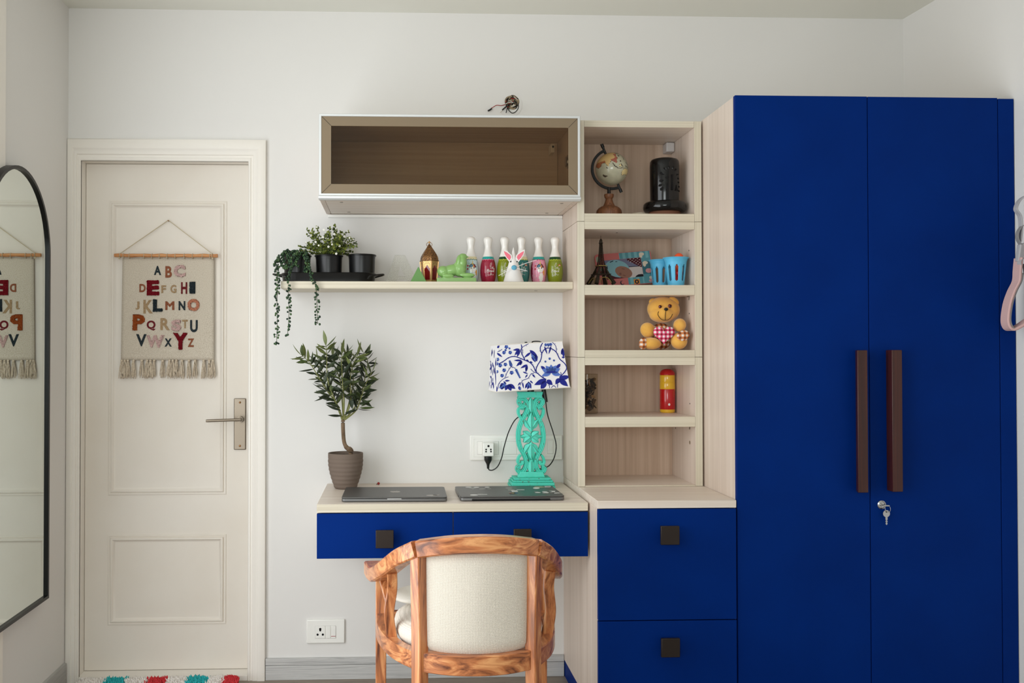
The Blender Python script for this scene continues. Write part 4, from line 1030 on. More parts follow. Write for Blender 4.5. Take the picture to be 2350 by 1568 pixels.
# rounded seat
m = MB(); prof = [(0, .452), (.80, .452), (.93, .462), (.985, .480), (1.0, .495), (.985, .508), (.93, .518), (.80, .5255), (.5, .531), (0, .533)]
seat_out = []
n = 48
rings = []
for r, z in prof:
    ring = []
    for i in range(n):
        a = 2*PI*i/n; ca, sa = math.cos(a), math.sin(a)
        x = .205*math.copysign(abs(ca)**.8, ca); y = (.20*math.copysign(abs(sa)**.72, sa) if sa > 0 else .205*math.copysign(abs(sa)**.95, sa))
        ring.append((x*max(r, .001), y*max(r, .001)+.002, z))
    rings.append(ring)
MB().ring_sweep(rings).build('seat', 'linen', ac, False, angle=70)
# loose cushion on the seat
pm('cushion_white', (226, 222, 212), .95, spec=.1, bump=(500, .3))
cu = thing('seat_cushion', 'small white cushion with black edging lying on the chair seat', 'cushion', (.12, -.915, .5345))
m = MB(); rings = []; n = 40
for r, z in ((0.001, 0), (.80, 0.0), (.97, .010), (1.0, .016), (.97, .023), (.8, .034), (.5, .040), (.001, .042)):
    rings.append([(.125*r*math.copysign(abs(math.cos(2*PI*i/n))**.7, math.cos(2*PI*i/n)), .085*r*math.copysign(abs(math.sin(2*PI*i/n))**.7, math.sin(2*PI*i/n)), z*.75) for i in range(n)])
m.ring_sweep(rings).build('cushion_cover', 'cushion_white', cu, False, angle=70)
MB().tube([(-.124, -.03, .012), (-.134, -.02, .022), (-.132, .015, .026), (-.123, .03, .012)], .003, 8).build('loop', 'black_plastic', cu, False)

# ------------------------------------------------------------------ striped shaggy rug at the door
for n_, c_ in (('white', (232, 226, 220)), ('teal', (52, 172, 176)), ('red', (206, 60, 66))): pm('pile_'+n_, c_, .95, spec=.1)
rg = thing('shaggy_rug', 'shaggy bath rug with white, teal and red stripes before the door', 'rug', (-.87, -.36, 0))
bx('backing', 'pile_white', rg, -1.165, -.578, -.66, -.068, 0, .010, .004)
edges = [-1.165, -1.066, -.990, -.912, -.838, -.764, -.690, -.630, -.578]
rr = random.Random(9)
for k in range(8):
    m = MB()
    for q in range(900):
        x = rr.uniform(edges[k]+.003, edges[k+1]-.003); y = -.070-.585*rr.random()**1.6; h = rr.uniform(.026, .037); a = rr.uniform(0, 6.28); tl = rr.uniform(.002, .010); r = rr.uniform(.0035, .0055)
        sh_ = .10*(y+.07)
        base = [(x+sh_*0+r*math.cos(a+i*PI/2), y+r*math.sin(a+i*PI/2), .009) for i in range(4)]
        top = [(x+tl*math.cos(a)+r*.8*math.cos(a+i*PI/2), y+tl*math.sin(a)+r*.8*math.sin(a+i*PI/2), .009+h*.8) for i in range(4)]
        m.add(base+top+[(x+tl*1.4*math.cos(a), y+tl*1.4*math.sin(a), .009+h)], [(i, (i+1) % 4, 4+(i+1) % 4, 4+i) for i in range(4)]+[(4+i, 4+(i+1) % 4, 8) for i in range(4)])
    o = m.build('pile_stripe', 'pile_'+['white', 'teal', 'white', 'red', 'white', 'teal', 'white', 'red'][k], rg, clean=False, angle=180); o['kind'] = 'stuff'

# ------------------------------------------------------------------ backpack hung by the wardrobe
pm('bag_pink', (206, 170, 166), .75, bump=(300, .2)); pm('bag_grey', (140, 138, 138), .8, bump=(700, .5)); pm('bag_grey_light', (176, 174, 176), .55, spec=.4)
BX, BY = rx(-.80), -.80
bp = thing('backpack', 'pink and grey backpack hanging on the wall beside the wardrobe', 'backpack', (BX-.06, BY, 1.3))
def ribbon(pts, w, t, mat, name, nrm=(0, 1, 0)):
    return MB().bar(smooth_path(pts, 6), t, w, up=nrm, ch=t*.3).build(name, mat, bp, angle=40)
m = MB(); rings = []
for z, sx, sy in ((1.325, .028, .05), (1.335, .036, .09), (1.40, .040, .112), (1.55, .040, .115), (1.66, .036, .105), (1.715, .028, .08), (1.725, .01, .03)):
    rings.append([(BX-.036+sx*math.copysign(abs(math.cos(2*PI*i/28))**.6, math.cos(2*PI*i/28)), BY-.100+sy*math.copysign(abs(math.sin(2*PI*i/28))**.6, math.sin(2*PI*i/28)), z) for i in range(28)])
m.ring_sweep([[(min(x, BX-.001), y, z) for x, y, z in r] for r in rings]).build('bag_body', 'bag_pink', bp, angle=60)
MB().tube([(rx(-.85), BY-.05, 1.80), (BX-.05, BY-.05, 1.80), (BX-.06, BY-.05, 1.815)], .004, 8).build('hook', 'steel', bp)
ribbon([(BX-.045, BY-.05, 1.715), (BX-.050, BY-.05, 1.79), (BX-.046, BY-.05, 1.806), (BX-.038, BY-.05, 1.79), (BX-.034, BY-.05, 1.715)], .02, .003, 'bag_grey', 'hang_loop')
# shoulder strap on the wardrobe side: webbing, buckle and padded loop
SY = -.715
ribbon([(2.030, BY+.01, 1.740), (2.012, SY, 1.742), (1.988, SY, 1.708), (2.001, SY, 1.682), (2.004, SY, 1.644), (2.000, SY, 1.600)], .020, .004, 'bag_grey_light', 'webbing')
ribbon([(2.006, SY-.004, 1.652), (1.992, SY-.004, 1.632), (1.990, SY-.004, 1.610), (2.000, SY-.004, 1.590)], .016, .0035, 'bag_grey', 'webbing')
MB().prism([(1.988, 1.536), (1.996, 1.592), (2.026, 1.600), (2.034, 1.580), (2.022, 1.556)], SY-.011, SY+.009, 'xz').build('buckle', 'bag_grey_light', bp, bevel=.004)
ribbon([(2.006, SY-.010, 1.550), (1.990, SY-.012, 1.535), (1.996, SY-.010, 1.515)], .018, .004, 'bag_grey_light', 'webbing')
P = smooth_path([(1.996, SY, 1.548), (1.992, SY, 1.510), (1.990, SY+.002, 1.475), (1.974, SY+.004, 1.440), (1.960, SY+.004, 1.400), (1.953, SY+.004, 1.352), (1.957, SY+.002, 1.328), (1.970, SY, 1.320), (1.990, SY-.006, 1.330), (2.010, SY-.016, 1.346), (2.030, BY+.03, 1.37)], 6)
MB().bar(P, .009, .040, up=(0, 1, 0), ch=.003).build('shoulder_strap', 'bag_pink', bp, angle=40)
MB().bar([(x+.006, y-.001, z+.002) for x, y, z in P[8:]], .005, .037, up=(0, 1, 0), ch=.0015).build('strap_lining', 'bag_grey', bp, angle=40)
ribbon([(2.012, SY-.018, 1.530), (2.020, SY-.02, 1.47), (2.024, SY-.03, 1.40), (2.026, SY-.04, 1.36)], .045, .006, 'bag_grey', 'mesh_panel')
# ------------------------------------------------------------------ things on the floating shelf (top at 1.5054)
SZ = 1.5056
ty = thing('plant_tray', 'long oval black metal tray with end handles on the floating shelf', 'tray', (-.242, -.117, SZ))
def oval(L, W, n=14):
    pts = []
    for s_, a0 in ((1, -PI/2), (-1, PI/2)):
        pts += [(s_*(L/2-W/2)+W/2*math.cos(a0+PI*k/n), W/2*math.sin(a0+PI*k/n)) for k in range(n+1)]
    return pts
rings = []
for ins, z in ((.004, 0), (.0, .002), (-.004, .033), (-.0055, .035), (-.004, .0362), (-.002, .0345), (.002, .004), (.006, .003)):
    rings.append([(-.242+x, -.117+y, SZ+z) for x, y in oval(.340-2*ins, .118-2*ins)])
m = MB().ring_sweep(rings); m.build('tray_body', 'pot_black', ty, angle=40)
for sg, xe in ((1, -.074), (-1, -.410)):
    P = smooth_path([(xe-.022*sg, -.176, SZ+.012), (xe-.010*sg, -.178, SZ+.024), (xe+.012*sg, -.160, SZ+.028), (xe+.034*sg, -.136, SZ+.032), (xe+.036*sg, -.117, SZ+.032), (xe+.034*sg, -.098, SZ+.032), (xe+.012*sg, -.074, SZ+.028), (xe-.010*sg, -.057, SZ+.024)], 6)
    MB().tube(P, .0032, 8).build('handle', 'pot_black', ty)
POTS = [(-.359, 'trailing'), (-.2415, 'bush'), (-.1185, 'empty')]
def black_pot(parent, x, y=-.117, z=SZ+.0045, h=.098, s=1.):
    pr = [(0, 0), (.036, 0), (.0375, .002)]
    for i in range(30):
        t = i/29; r = .0378+.0125*t+(.0010 if abs(t-.40) < .035 or abs(t-.52) < .035 else 0); pr.append((r, .003+t*(h-.009)))
    pr += [(.0505, h-.005), (.0530, h-.004), (.0538, h-.001), (.0525, h+.0012), (.0500, h), (.0492, h-.004), (.047, .02), (0, .02)]
    return MB().lathe([(r*s, a) for r, a in pr], 48, (x, y, z)).build('pot', 'pot_black', parent, angle=28)
for k, c_ in dict(t1=(44, 72, 44), t2=(70, 96, 58), t3=(28, 50, 34), b1=(92, 104, 36), b2=(124, 132, 44), b3=(60, 72, 30), st=(70, 78, 50)).items(): pm('green_'+k, c_, .5, spec=.4)
pm('tiny_flower', (236, 234, 224), .8)
tp = thing('trailing_plant', 'bead-leaved trailing plant spilling over the end of the floating shelf', 'potted plant', (-.359, -.117, SZ+.0045))
black_pot(tp, -.359)
rr = random.Random(31)
def bead_strand(path, n_b, spread, name='strand'):
    m = MB(); P = smooth_path(path, 10); L = len(P); m.tube(P, .0011, 5, 3)
    for q in range(n_b):
        i = min(L-2, int(L*(q+.5)/n_b)); p = Vector(P[i])
        for k in range(2):
            a = rr.uniform(0, 2*PI); l = rr.uniform(.5, 1)*spread
            d = Vector((math.cos(a)*l, -abs(math.sin(a))*l*.7, rr.uniform(-.006, .003)))
            e = p+d; m.tube([tuple(p), tuple(p+d*.6+Vector((0, 0, .002))), tuple(e)], .0006, 4, 3)
            r = rr.uniform(.0030, .0042); m.ball(tuple(e), (r, r, r*1.15), 8, 6, rr.choice((0, 0, 1, 2, 2)))
    return m.build(name, ['green_t1', 'green_t2', 'green_t3', 'green_st'], tp, clean=False, angle=180)
top = SZ+.098
bead_strand([(-.375, -.15, top), (-.405, -.165, top+.008), (-.423, -.19, top-.02), (-.425, -.22, 1.56), (-.416, -.236, 1.50), (-.419, -.236, 1.44), (-.418, -.236, 1.36), (-.421, -.236, 1.274)], 62, .0095)
bead_strand([(-.36, -.16, top), (-.362, -.18, top+.004), (-.372, -.20, 1.57), (-.378, -.235, 1.53), (-.379, -.24, 1.47), (-.376, -.238, 1.40), (-.381, -.238, 1.308)], 50, .0095)
bead_strand([(-.335, -.15, top), (-.318, -.175, top-.01), (-.312, -.195, 1.56), (-.296, -.232, 1.525), (-.280, -.238, 1.48), (-.276, -.237, 1.42), (-.274, -.237, 1.350)], 46, .0095)
bead_strand([(-.345, -.13, top), (-.330, -.155, top+.012), (-.318, -.175, top-.02), (-.320, -.185, 1.545)], 22, .012)
bead_strand([(-.37, -.12, top), (-.385, -.14, top+.022), (-.400, -.165, top+.004), (-.408, -.175, 1.56)], 26, .013)
bead_strand([(-.36, -.12, top), (-.365, -.15, top+.018), (-.385, -.185, top-.02), (-.389, -.195, 1.55)], 26, .013)
bead_strand([(-.35, -.11, top), (-.340, -.12, top+.026), (-.325, -.145, top+.008)], 20, .013)
bead_strand([(-.36, -.10, top), (-.375, -.10, top+.018), (-.40, -.11, top+.01), (-.415, -.13, top-.02)], 22, .012)
bead_strand([(-.36, -.12, top), (-.355, -.145, top+.02), (-.352, -.172, top-.004), (-.355, -.19, 1.565)], 26, .013)
bs = thing('bushy_plant', 'bushy plant with tiny white flowers in a black pot', 'potted plant', (-.2415, -.117, SZ+.0045))
black_pot(bs, -.2415)
m = MB(); lf = MB(); fl = MB()
def small_leaf(mb, p, d, L, w, mi):
    d = d.normalized(); sd = d.cross(Vector((rr.uniform(-.3, .3), -1, rr.uniform(-.3, .3)))).normalized(); n_ = sd.cross(d)
    p = Vector(p); v = [p, p+d*L*.45+sd*w+n_*w*.3, p+d*L*.55-sd*w+n_*w*.3, p+d*L]
    mb.add([tuple(a) for a in v], [(0, 1, 3, 2)], mi)
for q in range(70):
    a = rr.uniform(0, 2*PI); el = rr.uniform(.25, 1.5); R = rr.uniform(.075, .125) if el > .6 else rr.uniform(.07, .11)
    if math.sin(a) > .3: R *= .75
    e = Vector((R*math.cos(el)*math.cos(a), R*math.cos(el)*math.sin(a)*.85, R*math.sin(el)*1.02))
    b0 = Vector((-.2415+.02*math.cos(a), -.117+.02*math.sin(a), top-.01)); e = b0+e
    mid = (b0+e)/2+Vector((0, 0, .012)); P = smooth_path([tuple(b0), tuple(mid), tuple(e)], 5)
    m.tube(P, .0008, 4)
    for i in range(3, len(P)):
        for k in range(3):
            d = Vector((rr.uniform(-1, 1), rr.uniform(-1, .4), rr.uniform(-.3, 1)))
            small_leaf(lf, P[i], d, rr.uniform(.007, .0125), rr.uniform(.0022, .0042), rr.choice((0, 0, 1, 2, 2)))
    if q % 5 == 0: fl.ball((e.x, e.y-.004, e.z), .0036, 8, 6)
m.build('stems', 'green_st', bs, clean=False, angle=180)
o = lf.build('leaves', ['green_b1', 'green_b2', 'green_b3'], bs, clean=False, smooth=False); o['kind'] = 'stuff'
for q in range(11):
    a = q*2.4; x, z = -.2415+.075*math.cos(a)*(q/11)**.5, top+.055+.055*math.sin(a)*(q/11)**.5
    f_ = MB()
    for k in range(5): f_.ball((x+.0026*math.cos(k*1.257), -.185+.02*(q/11), z+.0026*math.sin(k*1.257)), (.0022, .0012, .0022), 6, 4)
    f_.build('blossom', 'tiny_flower', bs, clean=False, angle=180)
fl.build('buds', 'tiny_flower', bs, clean=False, angle=180)['kind'] = 'stuff'
ep = thing('empty_plant_pot', 'empty black metal plant pot on the tray', 'plant pot', (-.1185, -.117, SZ+.0045))
black_pot(ep, -.1185, h=.1005, s=1.0)

# clear acrylic letter
pane('acrylic', (247, 247, 244), -.016, .02)
def A_piece():
    out = [(-.032, SZ), (.004, SZ+.105), (.042, SZ+.105), (.090, SZ), (.052, SZ), (.046, SZ+.014), (.012, SZ+.014), (.007, SZ)]
    inn = [(.0155, SZ+.026), (.0405, SZ+.026), (.0235, SZ+.066)]
    return out, inn
out, inn = A_piece()
am = MB()
am.prism([(-.032, SZ), (.004, SZ+.105), (.0235, SZ+.105), (.0235, SZ+.066), (.0155, SZ+.026), (.012, SZ+.014), (.007, SZ)], -.128, -.112, 'xz')
am.prism([(.0235, SZ+.105), (.042, SZ+.105), (.090, SZ), (.052, SZ), (.046, SZ+.014), (.0405, SZ+.026), (.0235, SZ+.066)], -.128, -.112, 'xz')
am.prism([(.0155, SZ+.026), (.0405, SZ+.026), (.046, SZ+.014), (.012, SZ+.014)], -.128, -.112, 'xz')
tag(am.build('acrylic_letter', 'acrylic', smooth=False), 'clear acrylic letter A standing between the empty pot and green pyramid', 'letter')
# green pyramid
pm('soap_green', (110, 154, 94), .6, spec=.3, sss=.15, bump=(160, .15)); pm('soap_light', (140, 182, 108), .22, spec=.5, sss=.35, coat=.3)
m = MB().add([(.0605, -.205, SZ), (.1195, -.205, SZ), (.1195, -.146, SZ), (.0605, -.146, SZ), (.0905, -.1755, SZ+.0585)], [(3, 2, 1, 0), (0, 1, 4), (1, 2, 4), (2, 3, 4), (3, 0, 4)])
tag(m.build('pyramid', 'soap_green', bevel=.0008), 'small plain green pyramid in front of the brass lantern', 'pyramid')

# Moroccan lantern
ln = thing('lantern', 'pierced brass lantern with red glass panes and a pointed dome', 'lantern', (.1335, -.105, SZ))
LCX, LCY = .1335, -.105; A0 = math.radians(-90+12)
def hexr(r, z): return [(LCX+r*math.cos(A0+i*PI/3), LCY+r*math.sin(A0+i*PI/3), SZ+z) for i in range(6)]
def hpt(i, t, z, r, out=0.):
    a, b_ = hexr(r+out, z)[i], hexr(r+out, z)[(i+1) % 6]
    return (a[0]+(b_[0]-a[0])*t, a[1]+(b_[1]-a[1])*t, a[2])
MB().ring_sweep([hexr(.028, .002), hexr(.0285, .0105), hexr(.0265, .0105), hexr(.026, .003)]).build('base', 'gold', ln, smooth=False)
def rad(z): return .0285+(.0355-.0285)*(z-.0105)/.072
m = MB().ring_sweep([hexr(rad(.0105), .0105), hexr(rad(.0825), .0825)]); body = m.build('body', 'gold', ln, smooth=False)
for i in range(6):
    m = MB(); P = []
    for t, z in ((.18, .013), (.82, .013), (.82, .045), (.86, .050), (.76, .057), (.68, .0585), (.66, .0615), (.5, .069), (.34, .0615), (.32, .0585), (.24, .057), (.14, .050), (.18, .045)): P.append(hpt(i, t, z, rad(z), .0006))
    m.add(P, [tuple(range(len(P)))]); m.build('red_pane', 'red_glass', body, smooth=False)
    d_ = MB()
    for t, z in ((.2, .064), (.2, .070), (.27, .0735), (.35, .0775), (.13, .0775), (.42, .0735), (.58, .0735), (.8, .064), (.8, .070), (.73, .0735), (.65, .0775), (.87, .0775), (.5, .0785), (.14, .056), (.86, .056)):
        c0 = Vector(hpt(i, t, z, rad(z), .0005)); sdv = (Vector(hpt(i, 1, z, rad(z)))-Vector(hpt(i, 0, z, rad(z)))).normalized()
        d_.add([tuple(c0+sdv*.0013*math.cos(k*PI/3)+Vector((0, 0, .0013*math.sin(k*PI/3)))) for k in range(6)], [tuple(range(6))])
    o = d_.build('piercing', 'hole_black', body, smooth=False); o['kind'] = 'stuff'
    MB().bar([hexr(rad(.0105)+.0004, .0105)[i], hexr(rad(.0825)+.0004, .0825)[i]], .003, .003).build('corner_post', 'gold', body)
MB().ring_sweep([hexr(.0355, .0825), hexr(.0372, .084), hexr(.0372, .0865), hexr(.0355, .088)]).build('eave', 'gold_dark', ln, smooth=False)
dome = [(.0352, .088), (.0347, .095), (.0322, .1025), (.0280, .1105), (.0228, .1185), (.0174, .1265), (.0120, .1345), (.0066, .1425), (.0024, .150)]
MB().ring_sweep([hexr(r, z) for r, z in dome]).build('dome', 'gold_dark', ln, angle=20)
d_ = MB()
for i in range(6):
    for q in range(34):
        t, z = rr.uniform(.12, .88), .089+.030*rr.random()**1.3
        j = max(k for k in range(len(dome)-1) if dome[k][1] <= z); rr_ = dome[j][0]+(dome[j+1][0]-dome[j][0])*(z-dome[j][1])/(dome[j+1][1]-dome[j][1])
        c0 = Vector(hpt(i, t, z, rr_, .0005)); sdv = (Vector(hpt(i, 1, z, rr_))-Vector(hpt(i, 0, z, rr_))).normalized(); r = rr.uniform(.0007, .0013)
        d_.add([tuple(c0+sdv*r*math.cos(k*PI/3)+Vector((0, 0, r*math.sin(k*PI/3)))) for k in range(6)], [tuple(range(6))])
o = d_.build('piercing', 'hole_black', ln, smooth=False, clean=False); o['kind'] = 'stuff'
MB().ball((LCX, LCY, SZ+.1555), .0042, 14, 10).build('finial', 'gold', ln)
MB().tube([(LCX+.0105*math.cos(k*PI/12), LCY-.001, SZ+.147+.0085*math.sin(k*PI/12)) for k in range(24)], .0010, 6, closed=True, up=(0, 1, 0)).build('ring', 'gold_dark', ln)

# green sphinx soap
q = MB()
q.box(.1585, .3040, -.182, -.134, SZ, SZ+.0175)
def E(cx, cz, a, b_, cy=-.158, d=.02, rot=0.): q.ball((cx, cy, SZ+cz), (a, d, b_), 22, 14, rot=Matrix.Rotation(rot, 3, 'Y').to_euler())
E(.184, .041, .024, .022, d=.022, rot=.3); E(.215, .046, .042, .022, d=.020, rot=-.2); E(.243, .052, .026, .030, d=.021); E(.252, .074, .019, .030, d=.019, rot=.1); E(.2535, .090, .0150, .019, d=.0155); E(.2600, .096, .0115, .0125, d=.012); E(.272, .0275, .028, .0085, cy=-.170, d=.008); E(.272, .0275, .028, .0085, cy=-.146, d=.008); E(.200, .024, .022, .008, cy=-.178, d=.008); E(.240, .078, .011, .026, d=.020, rot=.15); E(.2735, .096, .004, .003, d=.004)
o = q.build('sphinx_figure', 'soap_light', remesh=.0017); tag(o, 'glossy light green reclining sphinx figure on the floating shelf', 'figurine')
# ------------------------------------------------------------------ toy bowling pins
for k, c_ in dict(white=(236, 233, 228), cream=(228, 218, 176), pale=(196, 216, 220), teal=(30, 158, 152), crimson=(150, 22, 54), pinkline=(232, 120, 150), olive=(122, 134, 18), dgreen=(16, 66, 30), lime=(186, 200, 60), dteal=(30, 112, 108), pink=(230, 150, 176), hair1=(74, 120, 150), hair2=(220, 150, 50), hair3=(128, 40, 60), ink=(36, 32, 40), red=(190, 26, 44), gold=(214, 180, 80), mint=(120, 190, 170)).items():
    pm('pin_'+k, c_, .18, spec=.5, coat=.35)
PINPROF = [(0, 0), (.0215, 0), (.0238, .0035), (.0262, .013), (.0285, .026), (.0299, .040), (.0300, .052), (.0290, .066), (.0268, .080), (.0236, .092), (.0212, .100), (.0176, .110), (.0145, .120), (.0124, .130), (.0119, .138), (.0126, .146), (.0144, .154), (.0161, .161), (.0166, .1655), (.0158, .171), (.0130, .1755), (.0080, .1780), (.0, .1788)]
def pin_r(h):
    for (r0, h0), (r1, h1) in zip(PINPROF, PINPROF[1:]):
        if h0 <= h <= h1 and h1 > h0: return r0+(r1-r0)*(h-h0)/(h1-h0)
    return 0
fine = [(0, 0), (.0215, 0)]+[(pin_r(h), h) for h in [.0005+i*.0011 for i in range(1, 98)]]+[(r, h) for r, h in PINPROF if h > .1075]
PM = ['pin_white', 'pin_cream', 'pin_pale', 'pin_teal', 'pin_crimson', 'pin_pinkline', 'pin_olive', 'pin_dgreen', 'pin_lime', 'pin_dteal', 'pin_pink', 'pin_hair1', 'pin_hair2', 'pin_hair3', 'pin_ink', 'pin_red', 'pin_gold', 'pin_mint']
IX = {n: i for i, n in enumerate(['white', 'cream', 'pale', 'teal', 'crimson', 'pinkline', 'olive', 'dgreen', 'lime', 'dteal', 'pink', 'hair1', 'hair2', 'hair3', 'ink', 'red', 'gold', 'mint'])}
def el(u, h, cx, cy, a, b_, rot=0.):
    dx, dy = u-cx, h-cy; c, s_ = math.cos(rot), math.sin(rot); x, y = dx*c+dy*s_, -dx*s_+dy*c
    return (x/a)**2+(y/b_)**2 < 1
def unicorn(u, h):
    """u = arc length from the front, metres; None where the print shows nothing."""
    if el(u, h, .0055, .0575, .0023, .0018) or el(u, h, -.0045, .0575, .0023, .0018): return 'ink'
    if abs(u-.0008) < .0012+(.085-h)*.10 and .0725 < h < .085: return 'gold'
    if el(u, h, .0005, .049, .0095, .0065): return 'white'
    if el(u, h, -.004, .066, .0075, .0045, .6): return 'hair1'
    if el(u, h, .003, .067, .0028, .0075, .3): return 'hair2'
    if el(u, h, .008, .065, .0035, .0065, -.4): return 'hair3'
    if el(u, h, 0.0005, .0545, .0120, .0135): return 'white'
    if el(u, h, 0.0005, .057, .0150, .0180): return 'ink' if h > .060 else None
    if el(u, h, .0145, .045, .0040, .016, .15): return 'hair2'
    if el(u, h, .004, .024, .0080, .018): return 'white'
    for x, y in ((-.018, .066), (-.019, .054)):
        if abs(u-x)+abs(h-y)*.8 < .0038: return 'red'
    for x, y in ((-.012, .075), (.018, .070), (-.021, .030), (-.016, .020), (.019, .055)):
        if el(u, h, x, y, .0016, .0016): return 'mint'
    return None
def pin_paint(band, line, body, uni=None):
    def f(a, h, r):
        u = (a+PI/2+(0.0)); u = math.atan2(math.sin(u), math.cos(u))*max(r, .02)
        wv = .0908+.0016*abs(math.sin(u*330))*2-.0016
        if h > .1022: return IX['white']
        if h > wv: return IX[band]
        if h > wv-.0022: return IX[line]
        if uni:
            k = unicorn(u, h)
            if k: return IX[k]
            if uni == 'pink' and (abs(u+.002) > .030): return IX['crimson']
        return IX[body]
    return f
# handwriting strokes for the two printed words, in millimetres
WORDS = [[(-3, 12), (0, 22), (3, 26), (3.5, 21), (0, 12), (-1, 6), (1, 4), (4, 6), (4, 10), (1.5, 11)], [(6, 7.5), (9.5, 9.5), (9, 12), (6.5, 10), (6.5, 5.5), (9, 4.5), (11.5, 7)],
 [(-14, -8), (-12, 2), (-11, 3), (-10.5, -6)], [(-10.5, -4), (-8, 2.5), (-7, 3), (-7, -7)], [(-2.5, -1), (-5, -1.5), (-5.5, -5), (-3, -5.5), (-2, -1), (-2, -6)], [(1, -1), (-.8, -2), (-.5, -5), (1.2, -4), (1.6, -1), (1.2, -9), (-.8, -11), (-1.5, -8.5)], [(3, -2), (3, -6)], [(6.5, -2), (4.5, -2), (4.3, -5.5), (6.8, -5.5)], [(9.6, -2), (7.8, -2), (7.6, -5.5), (9.4, -5), (9.8, -2), (9.8, -6)], [(11.5, -5), (12.5, 5), (13.5, 7), (12.8, 2), (12, -5), (13.5, -6)],
 [(-10, -14), (-6, -18), (-1, -14), (2, -12), (1, -18), (-2, -16), (3, -13), (8, -17), (11, -14)]]
def pin(label, x, band, line, body, uni=None, text=False, turn=0., rainbow=False):
    y = -.098
    p = thing('bowling_pin', label, 'bowling pin', (x, y, SZ), turn, 'toy bowling pins in a row on the floating shelf')
    MB().lathe(fine, 72, (0, 0, 0), paint=pin_paint(band, line, body, uni)).build('pin_body', PM, p, False, angle=60)
    if text:
        m = MB()
        for S_ in WORDS:
            P = []
            for a, b_ in smooth_path([(*q, 0) for q in S_], 4) and [(s[0], s[1]) for s in smooth_path([(*q, 0) for q in S_], 4)]:
                h = .0500+b_*.00108; u = a*.00112; r = pin_r(h)+.0003; an = -PI/2+u/r
                P.append((r*math.cos(an), r*math.sin(an), h))
            m.tube(P, .00052, 5, up=(0, 1, 0))
        m.build('lettering', 'pin_white', p, False, clean=False, angle=180)
    if rainbow:
        for j, c_ in enumerate(('pin_red', 'pin_hair2', 'pin_white')):
            P = []
            for k in range(9):
                u = .0165+(.0052-.0014*j)*math.cos(PI*k/8); h = .066+(.0065-.0016*j)*math.sin(PI*k/8); r = pin_r(h)+.0003; an = -PI/2+u/r; P.append((r*math.cos(an), r*math.sin(an), h))
            MB().tube(P, .0008, 5, up=(0, 1, 0)).build('rainbow', c_, p, False)
    return p
pin('toy bowling pin with pale blue unicorn print beside the green sphinx', .291, 'cream', 'dteal', 'pale', uni='blue', turn=.12)
pin('crimson toy bowling pin with a turquoise collar and white lettering', .3555, 'teal', 'pinkline', 'crimson', text=True, turn=.25)
pin('olive toy bowling pin half hidden at the whiskered cone\'s left ear', .4185, 'dgreen', 'lime', 'olive', text=True, turn=-.1)
pin('dark teal toy bowling pin with a cream collar behind the cone animal', .4825, 'cream', 'lime', 'dteal', text=True, turn=-.1, rainbow=True)
pin('toy bowling pin with pink unicorn print and a turquoise collar', .5470, 'teal', 'crimson', 'pink', uni='pink', turn=.05)
pin('olive toy bowling pin at the end of the row against the bookcase', .6095, 'dgreen', 'lime', 'olive', text=True, turn=-.12, rainbow=True)
# paper cone animal
pm('paper_white', (236, 233, 230), .9, spec=.15); pm('felt_pink', (238, 120, 138), .95); pm('pompom_blue', (104, 176, 206), .95, bump=(900, .8))
cn = thing('paper_cone_animal', 'white paper cone animal with pink ears, blue nose and whiskers', 'craft figure', (.4425, -.172, SZ))
MB().lathe([(.0395, 0), (.0385, .0005), (.0006, .1305), (0, .1305)], 40, (.4425, -.172, SZ)).build('cone', 'paper_white', cn, angle=50)
def cr(z): return .0385*(1-z/.1305)
for sg in (-1, 1):
    def ear(s): return [(.4425+sg*x*s+sg*(1-s)*.024, SZ+z*s+(1-s)*.092) for x, z in ((.0135, .074), (.006, .088), (.0085, .1005), (.026, .1165), (.0405, .1215), (.0395, .112), (.034, .098), (.024, .0835), (.0175, .0755))]
    e = MB().prism(ear(1.), -.1855, -.1845, 'xz').build('ear', 'paper_white', cn)
    inn = [(.4425+sg*x, SZ+z) for x, z in ((.0165, .081), (.0105, .092), (.0135, .1005), (.026, .110), (.0372, .1155), (.034, .104), (.026, .091))]
    MB().prism(inn, -.1862, -.1856, 'xz').build('ear_lining', 'felt_pink', e)
    x = .4425+sg*.0118; z = .0765; y = -.172-math.sqrt(max(0, cr(z)**2-.0118**2))-.0002
    ey = MB().disc((x, y-.0008, SZ+z), .0046, 18, 'y', 0, .0024).build('eye', 'paper_white', cn)
    MB().disc((x, y-.0022, SZ+z), .0030, 16, 'y', 0, .0012).build('pupil', 'black_plastic', ey)
MB().ball((.4415, -.172-cr(.0535)-.003, SZ+.0535), (.0102, .006, .0090), 18, 12).build('nose', 'pompom_blue', cn)
yy = -.172-cr(.052)-.001
for a, b_ in (((.4465, .055), (.5230, .0815)), ((.4465, .051), (.4900, .0405)), ((.4375, .052), (.4060, .043)), ((.4370, .050), (.3840, .0235))):
    MB().bar([(a[0], yy, SZ+a[1]), ((a[0]+b_[0])/2, yy-.003, SZ+(a[1]+b_[1])/2+.001), (b_[0], yy-.004, SZ+b_[1])], .0016, .0006, up=(0, 1, 0)).build('whisker', 'paper_white', cn)
